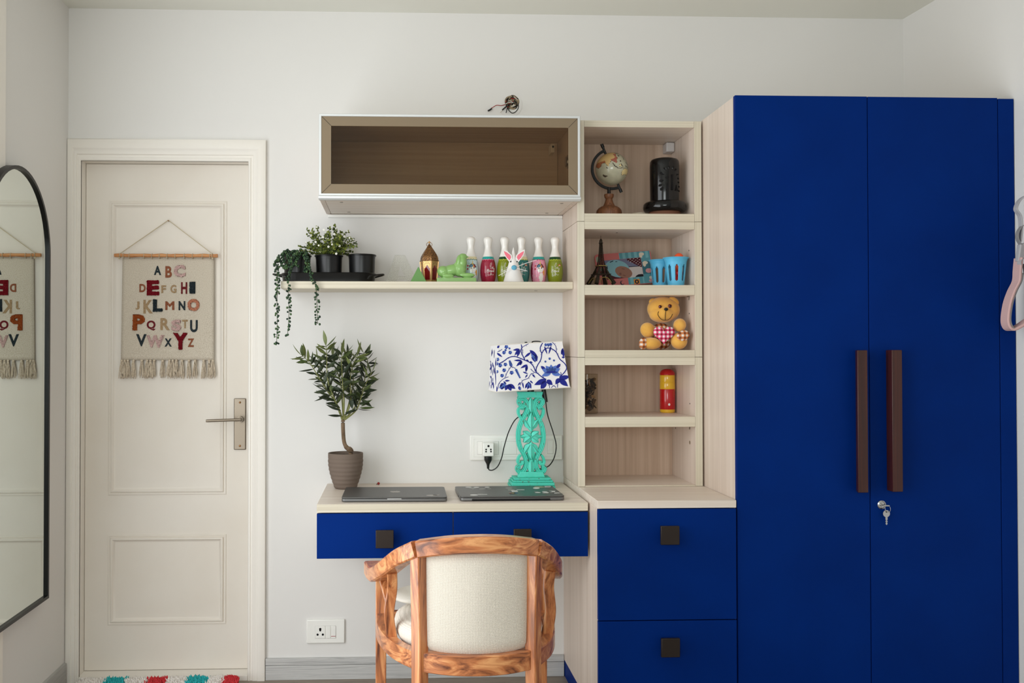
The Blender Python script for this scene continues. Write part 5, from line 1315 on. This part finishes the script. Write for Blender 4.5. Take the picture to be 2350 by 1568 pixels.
# ------------------------------------------------------------------ things in the bookcase
# globe, floor 1.7445
pm('globe_sea', (186, 184, 160), .25, spec=.5, coat=.4, vary=((172, 170, 148), 40, .4, .7)); pm('globe_land', (204, 172, 116), .25, coat=.4); pm('globe_land2', (224, 204, 150), .25, coat=.4); pm('globe_red', (164, 94, 78), .25, coat=.4); pm('globe_orange', (160, 98, 64), .25, coat=.4); pm('globe_ink', (66, 56, 44), .3, coat=.3)
grain('turned_wood', (142, 94, 62), (120, 75, 47), (82, 49, 31), 2, 60, 6, .45)
GB = Vector((.812, -.165, 1.9305)); GR = .0605
gl = thing('desk_globe', 'small antique-style globe on a turned wooden base in the topmost shelf', 'globe', (.801, -.165, 1.7447))
g = lambda pts: [((x-565)/328, (590-y)/352) for x, y in pts]
LANDS = [('globe_land', g([(330, 300), (430, 240), (560, 240), (600, 290), (560, 330), (610, 380), (600, 420), (520, 430), (480, 460), (470, 500), (440, 540), (430, 600), (400, 560), (370, 510), (300, 480), (250, 500), (260, 400)])),
 ('globe_red', g([(540, 310), (600, 300), (590, 370), (615, 410), (590, 450), (600, 500), (580, 530), (550, 500), (510, 480), (470, 440), (540, 420), (570, 390)])),
 ('globe_orange', g([(240, 500), (270, 480), (370, 460), (380, 500), (310, 520), (300, 580), (265, 610), (240, 560)])),
 ('globe_land2', g([(700, 700), (770, 620), (800, 640), (840, 620), (860, 690), (830, 750), (770, 740), (710, 775)])),
 ('globe_land2', g([(640, 570), (670, 540), (690, 580), (650, 600)])), ('globe_ink', g([(505, 510), (560, 580), (620, 630), (740, 610), (740, 625), (620, 645), (545, 600), (500, 530)])),
 ('globe_ink', g([(770, 560), (880, 600), (890, 620), (780, 580)])), ('globe_ink', g([(560, 245), (640, 270), (650, 310), (630, 300), (580, 260)])), ('globe_ink', g([(690, 500), (700, 560), (730, 590), (720, 600), (680, 560)])),
 ('globe_ink', g([(620, 320), (670, 340), (650, 380), (630, 350)])), ('globe_ink', g([(660, 450), (690, 470), (680, 500), (655, 480)])), ('globe_ink', g([(800, 470), (860, 540), (850, 550), (790, 490)])),
 ('globe_ink', g([(390, 600), (430, 640), (415, 645), (385, 615)])), ('globe_ink', g([(330, 720), (360, 760), (440, 790), (380, 810), (350, 780)])), ('globe_ink', g([(730, 350), (770, 430), (760, 440), (725, 370)]))]
GM = ['globe_sea', 'globe_land', 'globe_land2', 'globe_red', 'globe_orange', 'globe_ink']
def gpaint(x, y, z):
    if y < 0:
        for n, P in reversed(LANDS):
            if inpoly(x, z, P): return GM.index(n)
        for n, P in LANDS:
            if n != 'globe_ink':
                for dx, dz in ((.016, 0), (-.016, 0), (0, .016), (0, -.016)):
                    if inpoly(x+dx, z+dz, P): return 5
    elif math.sin(5*x+1)*math.cos(4*z)+.4*math.sin(11*x*z) > .25: return 1
    return 0
MB().ball(tuple(GB), GR, 150, 90, paint=gpaint).build('sphere', GM, gl, angle=180)
ax = Vector((-.38, 0, .93)).normalized(); pr_ = Vector((-.93, 0, -.38))
P = []
for k in range(25):
    a = -PI*.5*1.02+PI*1.02*k/24
    P.append(tuple(GB+(ax*math.sin(a)+pr_*math.cos(a))*.0735))
MB().bar(P, .010, .007, up=(0, 1, 0), ch=.001).build('meridian_arm', 'black_metal', gl)
m = MB()
m.tube([tuple(GB+ax*.058), tuple(GB+ax*.0995)], .0045, 12); m.tube([tuple(GB+ax*.0855), tuple(GB+ax*.1005)], .0062, 12); m.build('pivot', 'black_metal', gl)
m = MB(); m.tube([tuple(GB-ax*.058), tuple(GB-ax*.092)], .0045, 12); m.tube([tuple(GB-ax*.080), tuple(GB-ax*.094)], .0058, 12); m.build('pivot', 'black_metal', gl)
MB().tube([(.801, -.165, 1.836), (.801, -.165, 1.862)], .0062, 14).build('stem', 'black_metal', gl)
MB().lathe([(0, 0), (.046, 0), (.0472, .005), (.0475, .022), (.0455, .031), (.039, .039), (.030, .045), (.0225, .0475), (.0205, .051), (.0165, .059), (.0138, .067), (.0124, .074), (.0165, .080), (.0178, .087), (.0172, .0915), (.012, .0925), (0, .0925)], 40, (.801, -.165, 1.7447)).build('wooden_base', 'turned_wood', gl, angle=40)
# black ceramic lamp
pm('black_glaze', (7, 7, 8), .12, spec=.4, coat=.15, bump=(14, .10)); pm('terracotta', (120, 78, 56), .8)
BL = (1.0, -.200, 1.7447)
bl_ = thing('ceramic_lamp', 'glossy black cylindrical ceramic lamp with petal-shaped cut-outs', 'lamp', BL)
MB().lathe([(0, 0), (.056, 0), (.058, .004), (.057, .019), (.055, .0193), (0, .0193)], 40, BL).build('foot', 'terracotta', bl_)
MB().lathe([(.055, .0195), (.070, .0197), (.0765, .026), (.0785, .037), (.0765, .049), (.070, .0555), (.060, .0575), (0, .058)], 56, BL).build('base', 'black_glaze', bl_, angle=50)
cyl = MB().lathe([(.0515, .056), (.0525, .062), (.0530, .12), (.0535, .19), (.0525, .206), (.048, .2135), (.038, .217), (0, .218)], 56, BL).build('cylinder', 'black_glaze', bl_, angle=50)
def bl2(cx, cy): return ((cx-1635)/8.71*.00158, 1.9905-(cy-275)/8.71*.00158)
for cx, cy, L, w, ang in ((1565, 690, 80, 22, -1.0), (1645, 655, 62, 18, -1.57), (1730, 660, 62, 18, -1.9), (1790, 695, 66, 18, -2.2), (1840, 785, 50, 17, -2.6), (1510, 780, 90, 26, -.45), (1605, 855, 74, 22, .3), (1500, 920, 80, 24, .1), (1862, 860, 46, 17, 3.0), (1480, 1010, 70, 20, .5), (1875, 935, 46, 17, 3.1), (1505, 1085, 76, 26, .9), (1612, 1100, 60, 18, .7), (1892, 1020, 44, 15, -2.9), (1896, 1105, 44, 15, 2.9)):
    X, Z = bl2(cx, cy); k8 = .00158/8.71; o2 = leaf2d(X-L*k8/2*math.cos(ang), Z-L*k8/2*math.sin(ang), L*k8, w*k8, ang, 6)
    def on(p, e): a = -PI/2+max(-1.4, min(1.4, math.asin(max(-.98, min(.98, p[0]/.0532))))); return (BL[0]+(.0532+e)*math.cos(a), BL[1]+(.0532+e)*math.sin(a), p[1])
    h = MB().add([on(p, .0004) for p in o2], [tuple(range(len(o2)))]).build('cut_out', 'hole_black', cyl, smooth=False)
    MB().tube([on(p, .0006) for p in o2], .0009, 6, closed=True).build('rim', 'black_glaze', h)
for pts in ([(1690, 800), (1725, 800), (1730, 1115), (1690, 1115)], [(1805, 1000), (1850, 1120), (1775, 1120)]):
    P = [on(bl2(*p), .0005) for p in pts]; h = MB().add(P, [tuple(range(len(P)))]).build('cut_out', 'hole_black', cyl, smooth=False); MB().tube(P, .0009, 6, closed=True).build('rim', 'black_glaze', h)
pm('cream_ceramic', (222, 208, 184), .5)
tag(MB().lathe([(0, 0), (.022, 0), (.031, .014), (.0345, .034), (.033, .034), (.029, .014), (0, .004)], 32, (.945, -.075, 1.7447)).build('cream_dish', 'cream_ceramic'), 'small cream dish half hidden behind the black ceramic lamp', 'dish')

# miniature lattice tower, floor 1.4885
pm('tower_bronze', (44, 36, 26), .42, metal=.6); pm('tower_gold', (150, 130, 74), .45, metal=.7)
TW = (.757, -.225, 1.4960)
tw = thing('tower_figurine', 'dark bronze souvenir lattice tower in front of the patchwork photo frame', 'figurine', TW, math.radians(14))
def half(h):
    K = [(0, .041), (.018, .0315), (.034, .0240), (.050, .0175), (.066, .0125), (.090, .0082), (.120, .0056), (.150, .0040)]
    for (a, b_), (c, d) in zip(K, K[1:]):
        if a <= h <= c: return b_+(d-b_)*(h-a)/(c-a)
    return .004
for sx in (-1, 1):
    for sy in (-1, 1):
        MB().bar([(sx*half(h)*.86, sy*half(h)*.86, h) for h in [i*.15/20 for i in range(21)]], [.0125-.0105*min(1, i/11) for i in range(21)], [.0125-.0105*min(1, i/11) for i in range(21)], up=(1, 0, 0)).build('leg', 'tower_bronze', tw, False)
m = MB()
for fx_, fy_ in ((1, 0), (-1, 0), (0, 1), (0, -1)):
    for k in range(20):
        h0, h1 = .038+k*.0056, .038+(k+1)*.0056; a, b_ = half(h0), half(min(.149, h1))
        for s0 in (-1, 1):
            p0 = (fx_*a if fx_ else s0*a, fy_*a if fy_ else s0*a, h0); p1 = (fx_*b_ if fx_ else -s0*b_, fy_*b_ if fy_ else -s0*b_, h1)
            m.tube([p0, p1], .0007, 4)
    # arch
    P = [(t*.0225, .004+.0200*math.sqrt(max(0, 1-t*t))) for t in [-1+i/6 for i in range(13)]]
    m.tube([(fx_*half(z)*1.0 if fx_ else t, fy_*half(z)*1.0 if fy_ else t, z) for t, z in P], .0013, 5, 1)
m.build('lattice', ['tower_bronze', 'tower_gold'], tw, False, clean=False)
for h, r, t in ((.0345, .0275, .0032), (.0660, .0160, .003), (.1500, .0062, .003)):
    MB().box(-r, r, -r, r, h, h+t).build('platform', 'tower_gold' if h > .06 and h < .1 else 'tower_bronze', tw, False, bevel=.0006)
MB().lathe([(.0052, .153), (.0058, .158), (.0045, .163), (.002, .166), (.0006, .168), (.0006, .178), (0, .178)], 14, (0, 0, 0)).build('spire', 'tower_bronze', tw, False)

# patchwork photo frame with a baby picture
for k, c_ in dict(coral=(196, 112, 108), teal=(92, 150, 160), stripe=(120, 176, 184), dteal=(62, 112, 124), cream=(220, 206, 186), green=(150, 160, 140), hat=(130, 176, 186), hatline=(28, 36, 52), skin=(150, 108, 92), skin2=(126, 86, 74), maroon=(76, 20, 34), cloth=(206, 194, 190), dark=(30, 26, 34), lilac=(116, 118, 144), orange=(214, 138, 50), pink=(214, 150, 150)).items(): pm('pf_'+k, c_, .6, spec=.3)
pf = thing('photo_frame', 'patchwork photo frame with a baby picture leaning inside the middle unit', 'photo frame', (.875, -.12, 1.4887))
PFR = Matrix.Rotation(math.radians(-5), 3, 'Y') @ Matrix.Rotation(math.radians(-14), 3, 'X')
def pfp(u, v, e=0.):  # u, v in drawing pixels; e towards the viewer
    x = (u-830)*.000201; z = (780-v)*.000201; p = PFR @ Vector((x, -e, z)); return (.8860+p.x, -.090+p.y, 1.5020+p.z)
PFK = ['coral', 'teal', 'stripe', 'dteal', 'cream', 'green', 'hat', 'hatline', 'skin', 'skin2', 'maroon', 'cloth', 'dark', 'lilac', 'orange', 'pink']
def fcol(x, y):
    if 455 < x < 1165 and 258 < y < 640: return None
    for cx, cy in ((1190, 190), (1235, 370)):
        if el(x, y, cx, cy, 52, 34) or el(x, y, cx-20, cy+40, 30, 34): return 'cream'
    if el(x, y, 1280, 530, 62, 46): return 'pink'
    if el(x, y, 1300, 670, 32, 28): return 'cream'
    if el(x, y, 1300, 730, 44, 32): return 'pink'
    if 965 < x < 1080 and 680 < y: return 'hatline' if el(x, y, 1022, 730, 42, 42) and not el(x, y, 1022, 730, 18, 18) else 'orange'
    if x < 460 and (el(x, y, 350, 230, 46, 60) or el(x, y, 400, 440, 36, 46) or el(x, y, 420, 580, 42, 42)): return 'green'
    if el(x, y, 740, 730, 36, 46) and not el(x, y, 750, 725, 24, 34): return 'hatline'
    if y < 270 and x > 760: return 'stripe' if (x//55) % 2 else 'teal'
    if x > 1165: return 'dteal' if 340 < y < 590 else 'teal'
    if y > 620 and x > 860: return 'stripe' if (x//60) % 2 else 'teal'
    return 'coral'
def pcol(x, y):
    if x > 900 and y < 470 and (y-258) < .62*(x-840) and y < 470-.1*(x-950): return 'cloth' if (math.sin(x*.09)*math.sin(y*.11) > .62) else 'maroon'
    if el(x, y, 1110, 660, 105, 75): return 'dark'
    if el(x, y, 800, 455, 36, 9, .3) or el(x, y, 800, 585, 34, 10, .4) or el(x, y, 735, 550, 22, 26): return 'skin2'
    if el(x, y, 800, 520, 165, 112, .42): return 'skin'
    if el(x, y, 690, 440, 235, 170, .32):
        return 'hatline' if (el(x, y, 600, 290, 40, 10, -.3) or el(x, y, 495, 410, 14, 40, .2) or el(x, y, 690, 300, 20, 8)) else 'hat'
    if x > 880 and y > 430: return 'cloth'
    if y < 420: return 'lilac'
    if y > 560: return 'maroon'
    return 'dark'
def painted(name, x0, x1, y0, y1, step, col, e, parent):
    v = []; f = []; mi = []; idx = {}
    nx = int((x1-x0)/step); ny = int((y1-y0)/step)
    def vid(i, j):
        if (i, j) not in idx: idx[i, j] = len(v); v.append(pfp(x0+i*step, y0+j*step, e))
        return idx[i, j]
    for i in range(nx):
        for j in range(ny):
            c_ = col(x0+(i+.5)*step, y0+(j+.5)*step)
            if c_: f.append((vid(i, j), vid(i, j+1), vid(i+1, j+1), vid(i+1, j))); mi.append(PFK.index(c_))
    return MB().add(v, f, mi).build(name, ['pf_'+k for k in PFK], parent, smooth=False)
fb = MB(); rings = []
rp_ = [(830+x, 455+y) for x, y in rrect(1080, 660, 50, 5)]
fb.ring_sweep([[pfp(u, v, -.004) for u, v in rp_], [pfp(u, v, .004) for u, v in rp_]]).build('frame_board', 'pf_coral', pf)
painted('patchwork', 310, 1350, 135, 775, 8, fcol, .0043, pf)
painted('photograph', 455, 1167, 258, 642, 6, pcol, .0042, pf)
m = MB().bar([pfp(830, 330, -.006), (.895, -.026, 1.4920)], .003, .03, up=(1, 0, 0)); m.build('back_stand', 'pf_dark', pf)

# blue toy basket cups and balls
pm('toy_blue', (88, 178, 216), .4, spec=.4, sss=.1); pm('ball_orange', (236, 92, 52), .35); pm('ball_red', (196, 40, 36), .35); pm('toy_navy', (30, 40, 80), .4)
def cup(label, x, y, rot, s=1.):
    t = thing('toy_basket', label, 'basket', (x, y, 1.4887), rot, 'blue toy baskets in the middle unit')
    Hc = .103; n = 80; rows = 40
    def R(h): return (.0275+.0115*(h/Hc)**.9+(.0040*max(0, (h/Hc-.86)/.14)))*s
    v = [(R(j/rows*Hc)*math.cos(2*PI*i/n), R(j/rows*Hc)*math.sin(2*PI*i/n), j/rows*Hc) for j in range(rows+1) for i in range(n)]; f = []
    for j in range(rows):
        for i in range(n):
            hh = (j+.5)/rows; ph = ((i+.5)/n*8) % 1
            slot = .17 < hh < .74 and abs(ph-.5) < (.17 if .21 < hh < .70 else .11)
            if not slot: f.append((j*n+i, j*n+(i+1) % n, (j+1)*n+(i+1) % n, (j+1)*n+i))
    MB().add(v, f).build('slotted_wall', 'toy_blue', t, False, angle=60, solid=.002)
    MB().lathe([(0, .003), (.027*s, .003), (.0285*s, .006), (.0285*s, .001), (0, .001)], 40, (0, 0, 0)).build('floor_disc', 'toy_blue', t, False)
    MB().lathe([(R(Hc)-.001, Hc-.004), (R(Hc)+.0035, Hc-.001), (R(Hc)+.004, Hc+.001), (R(Hc), Hc+.002), (R(Hc)-.0015, Hc)], 60, (0, 0, 0)).build('rim', 'toy_blue', t, False, angle=60)
    for hz in (.70*Hc, .745*Hc): pass
    return t
cup('blue slotted toy basket holding orange balls beside the shelf side panel', 1.0300, -.238, .2)
cup('blue slotted toy basket standing empty behind the one with balls', .9980, -.149, .5, .95)
for i, (x, y, z, r, mt, lb) in enumerate(((1.0420, -.235, 1.5945-.0005, .0165, 'ball_orange', 'orange ball showing above the rim of the front blue basket'), (1.028, -.246, 1.5615, .0170, 'ball_orange', 'orange ball inside the front blue basket, seen through its slots'), (1.035, -.236, 1.5085, .0185, 'ball_red', 'red ball at the bottom of the front blue basket'), (1.044, -.230, 1.5365+.002, .0135, 'ball_red', 'red ball wedged halfway up the front blue basket'))):
    tag(MB().ball((x, y, z), r, 24, 16).build('toy_ball', mt, angle=180), lb, 'ball', 'balls in the blue toy basket')
# teddy bear, floor 1.2553
pm('plush', (214, 158, 70), .85, spec=.15, sheen=.4, vary=((226, 174, 86), 26, .35, .7), bump=(500, .25)); pm('bear_eye', (96, 14, 18), .1, coat=.6); pm('stitch', (30, 18, 14), .8)
checker('gingham_brown', (226, 216, 206), (196, 122, 70), (118, 58, 26), 62); checker('gingham_red', (232, 222, 222), (214, 78, 120), (138, 12, 36), 66)
TB = Vector((.984, -.208, 1.2555))
tb = thing('teddy_bear', 'yellow teddy bear holding a red gingham heart', 'teddy bear', tuple(TB))
sc_ = .001578/9.8
def tq(cx, cy, y=0.): return (TB.x+(cx-830)*sc_, TB.y+y, TB.z+(1410-cy)*sc_)
def E3(name, cx, cy, a, b_, d, y, mat='plush', rot=0., ry=None, parent=None):
    r = Matrix.Rotation(rot, 3, 'Y') if ry is None else Matrix.Rotation(rot, 3, 'Y') @ Matrix.Rotation(ry, 3, 'Z')
    return MB().ball(tq(cx, cy, y), (a*sc_, d*sc_, b_*sc_), 30, 20, rot=r.to_euler()).build(name, mat, parent or tb, angle=180)
m = MB()
for cx, cy, a, b_, d, y, rt in ((880, 480, 372, 292, 300, 0, .08), (830, 600, 300, 190, 270, -.014, 0), (830, 560, 175, 150, 150, -.036, 0)):
    m.ball(tq(cx, cy, y), (a*sc_, d*sc_, b_*sc_), 30, 20, rot=Matrix.Rotation(rt, 3, 'Y').to_euler())
head = m.build('head', 'plush', tb, remesh=.0028)
E3('ear', 1085, 300, 135, 90, 60, -.016, rot=.55); E3('ear', 625, 295, 85, 66, 50, .0, rot=-.5)
E3('body', 830, 1095, 260, 305, 230, .004, 'gingham_brown')
E3('arm', 470, 960, 165, 180, 140, -.028, rot=-.6); E3('arm', 1165, 850, 140, 155, 160, -.046, rot=.3)
E3('leg', 500, 1262, 225, 138, 170, -.052, rot=.05); pdL = E3('foot_pad', 318, 1262, 92, 138, 126, -.056, 'gingham_brown', rot=.1)
E3('leg', 1140, 1205, 185, 190, 180, -.050, rot=-.5); E3('foot_pad', 1195, 1090, 150, 118, 110, -.072, 'gingham_brown', rot=-.5)
for cx, cy, r in ((722, 432, 40), (945, 418, 46)):
    e = MB().ball(tq(cx, cy, -.0465), (r*sc_, .004, r*sc_), 18, 12).build('eye', 'bear_eye', tb, angle=180)
    MB().ball(tq(cx+4, cy, -.0495), (r*.5*sc_, .002, r*.5*sc_), 12, 8).build('pupil', 'black_plastic', e, angle=180)
MB().ball(tq(832, 492, -.062), (48*sc_, .004, 36*sc_), 16, 12).build('nose', 'black_plastic', tb, angle=180)
def my_(cx, cy):  # front of the muzzle
    dx, dz = (cx-830)*sc_, (560-cy)*sc_; q = 1-(dx/(178*sc_))**2-(dz/(178*sc_))**2
    return -.036-150*sc_*math.sqrt(max(0.0, q))
for pts in ([(680, 540), (660, 600), (700, 680), (760, 728), (822, 738)], [(822, 738), (900, 725), (960, 670), (998, 595)], [(826, 525), (815, 620), (828, 735)]):
    MB().tube([(p[0], p[1], p[2]) for p in smooth_path([tq(a, b_, min(my_(a, b_), -.050)-.0012) for a, b_ in pts], 6)], .0010, 6).build('mouth_line', 'stitch', tb)
hp_ = []
for k in range(44):
    t = 2*PI*k/44; hp_.append((16*math.sin(t)**3, 13*math.cos(t)-5*math.cos(2*t)-2*math.cos(3*t)-math.cos(4*t)))
rings = []
for s_, y in ((.2, -.0705), (.7, -.0690), (.95, -.0655), (1.0, -.062), (.95, -.058), (.7, -.054)):
    rings.append([tq(783+x*15.5*s_, 1055-z*14.3*s_, y) for x, z in hp_])
heart = MB().ring_sweep(rings).build('heart', 'gingham_red', tb, angle=70)
# flask, floor 1.0170
pm('flask_red', (188, 22, 26), .22, coat=.4); pm('flask_yellow', (232, 182, 44), .22, coat=.4)
FL = (1.046, -.066, 1.0172)
fk = thing('drink_flask', 'red and yellow drinking flask with a domed red cap', 'flask', FL)
def fp(lo, hi): return [(.0, lo), (.0286, lo), (.0290, lo+.001), (.0290, hi-.001), (.0286, hi), (0, hi)]
MB().lathe([(0, 0), (.0255, 0), (.0280, .003), (.0286, .0125), (0, .0125)], 40, FL).build('base_band', 'flask_yellow', fk)
MB().lathe(fp(.0125, .090), 40, FL).build('body', 'flask_red', fk, angle=50); MB().lathe(fp(.090, .1155), 40, FL).build('shoulder_band', 'flask_yellow', fk, angle=50)
MB().lathe([(r*.985, z) for r, z in fp(.1155, .143)], 40, FL).build('neck_band', 'flask_yellow', fk, angle=50)
MB().lathe([(.0272, .143), (.0290, .144), (.0284, .150), (.0255, .157), (.0195, .163), (.0100, .1665), (0, .1675)], 40, FL).build('cap', 'flask_red', fk, angle=50)
P = [(FL[0]+.0294*math.cos(a), FL[1]+.0294*math.sin(a), FL[2]+z) for a, z in ((-1.0, .060), (-.2, .060), (-.2, .088), (-.6, .090), (-.85, .086), (-1.0, .080))]
MB().add(P, [tuple(range(6))]).build('side_patch', 'flask_yellow', fk, smooth=False)
a = -1.75; MB().add([(FL[0]+.0294*math.cos(a+u/.0294), FL[1]+.0294*math.sin(a+u/.0294), FL[2]+.032+z) for u, z in ellipse(.004, 0, .0042, .0048, 12)], [tuple(range(12))]).build('printed_mark', 'white_plastic', fk, smooth=False)
# glass jar of dried potpourri
pane('jar_glass', (240, 238, 230), .0)
JR = (.7275, -.112, 1.0172)
jr = thing('potpourri_jar', 'square-shouldered glass jar of dark dried petals in the lowest unit', 'jar', JR)
MB().lathe([(0, .001), (.0375, .001), (.040, .003), (.040, .1485)], 40, JR).build('jar_wall', 'jar_glass', jr, angle=40)
MB().tube([(JR[0]+.0396*math.cos(a*PI/16), JR[1]+.0396*math.sin(a*PI/16), JR[2]+.1485) for a in range(32)], .0009, 6, closed=True).build('jar_rim', 'jar_glass', jr)
for k, c_ in dict(a=(62, 48, 38), b=(88, 66, 50), c=(178, 138, 100), d=(40, 32, 28), e=(120, 92, 60)).items(): pm('petal_'+k, c_, .8)
rr = random.Random(77)
pv = [(-.011, -.005, 0), (.0, -.0075, .003), (.011, -.004, 0), (.012, .003, .002), (.001, .0075, .0045), (-.010, .005, .002)]
PMs = []
for k in 'abcde':
    me = bpy.data.meshes.new('petal'); vs = pv+[(x, y, z+.0016) for x, y, z in pv]
    me.from_pydata(vs, [], [(0, 1, 4, 5), (1, 2, 3, 4), (11, 10, 7, 6), (10, 9, 8, 7)]+[(i, 6+i, 6+(i+1) % 6, (i+1) % 6) for i in range(6)]); me.materials.append(MATS['petal_'+k]); me.update(); PMs.append(me)
for q in range(130):
    o = bpy.data.objects.new('petal', PMs[rr.choices(range(5), (4, 4, 1.2, 4, 1.5))[0]]); C.objects.link(o); o.parent = jr
    a_, r_ = rr.uniform(0, 2*PI), .0285*math.sqrt(rr.uniform(.25, 1)); o.location = (r_*math.cos(a_), r_*math.sin(a_), .016+.112*q/130+rr.uniform(-.004, .004)); o.rotation_euler = (rr.uniform(-1.2, 1.2), rr.uniform(-1.2, 1.2), rr.uniform(0, 6.3)); s_ = rr.uniform(.75, .95); o.scale = (s_,)*3
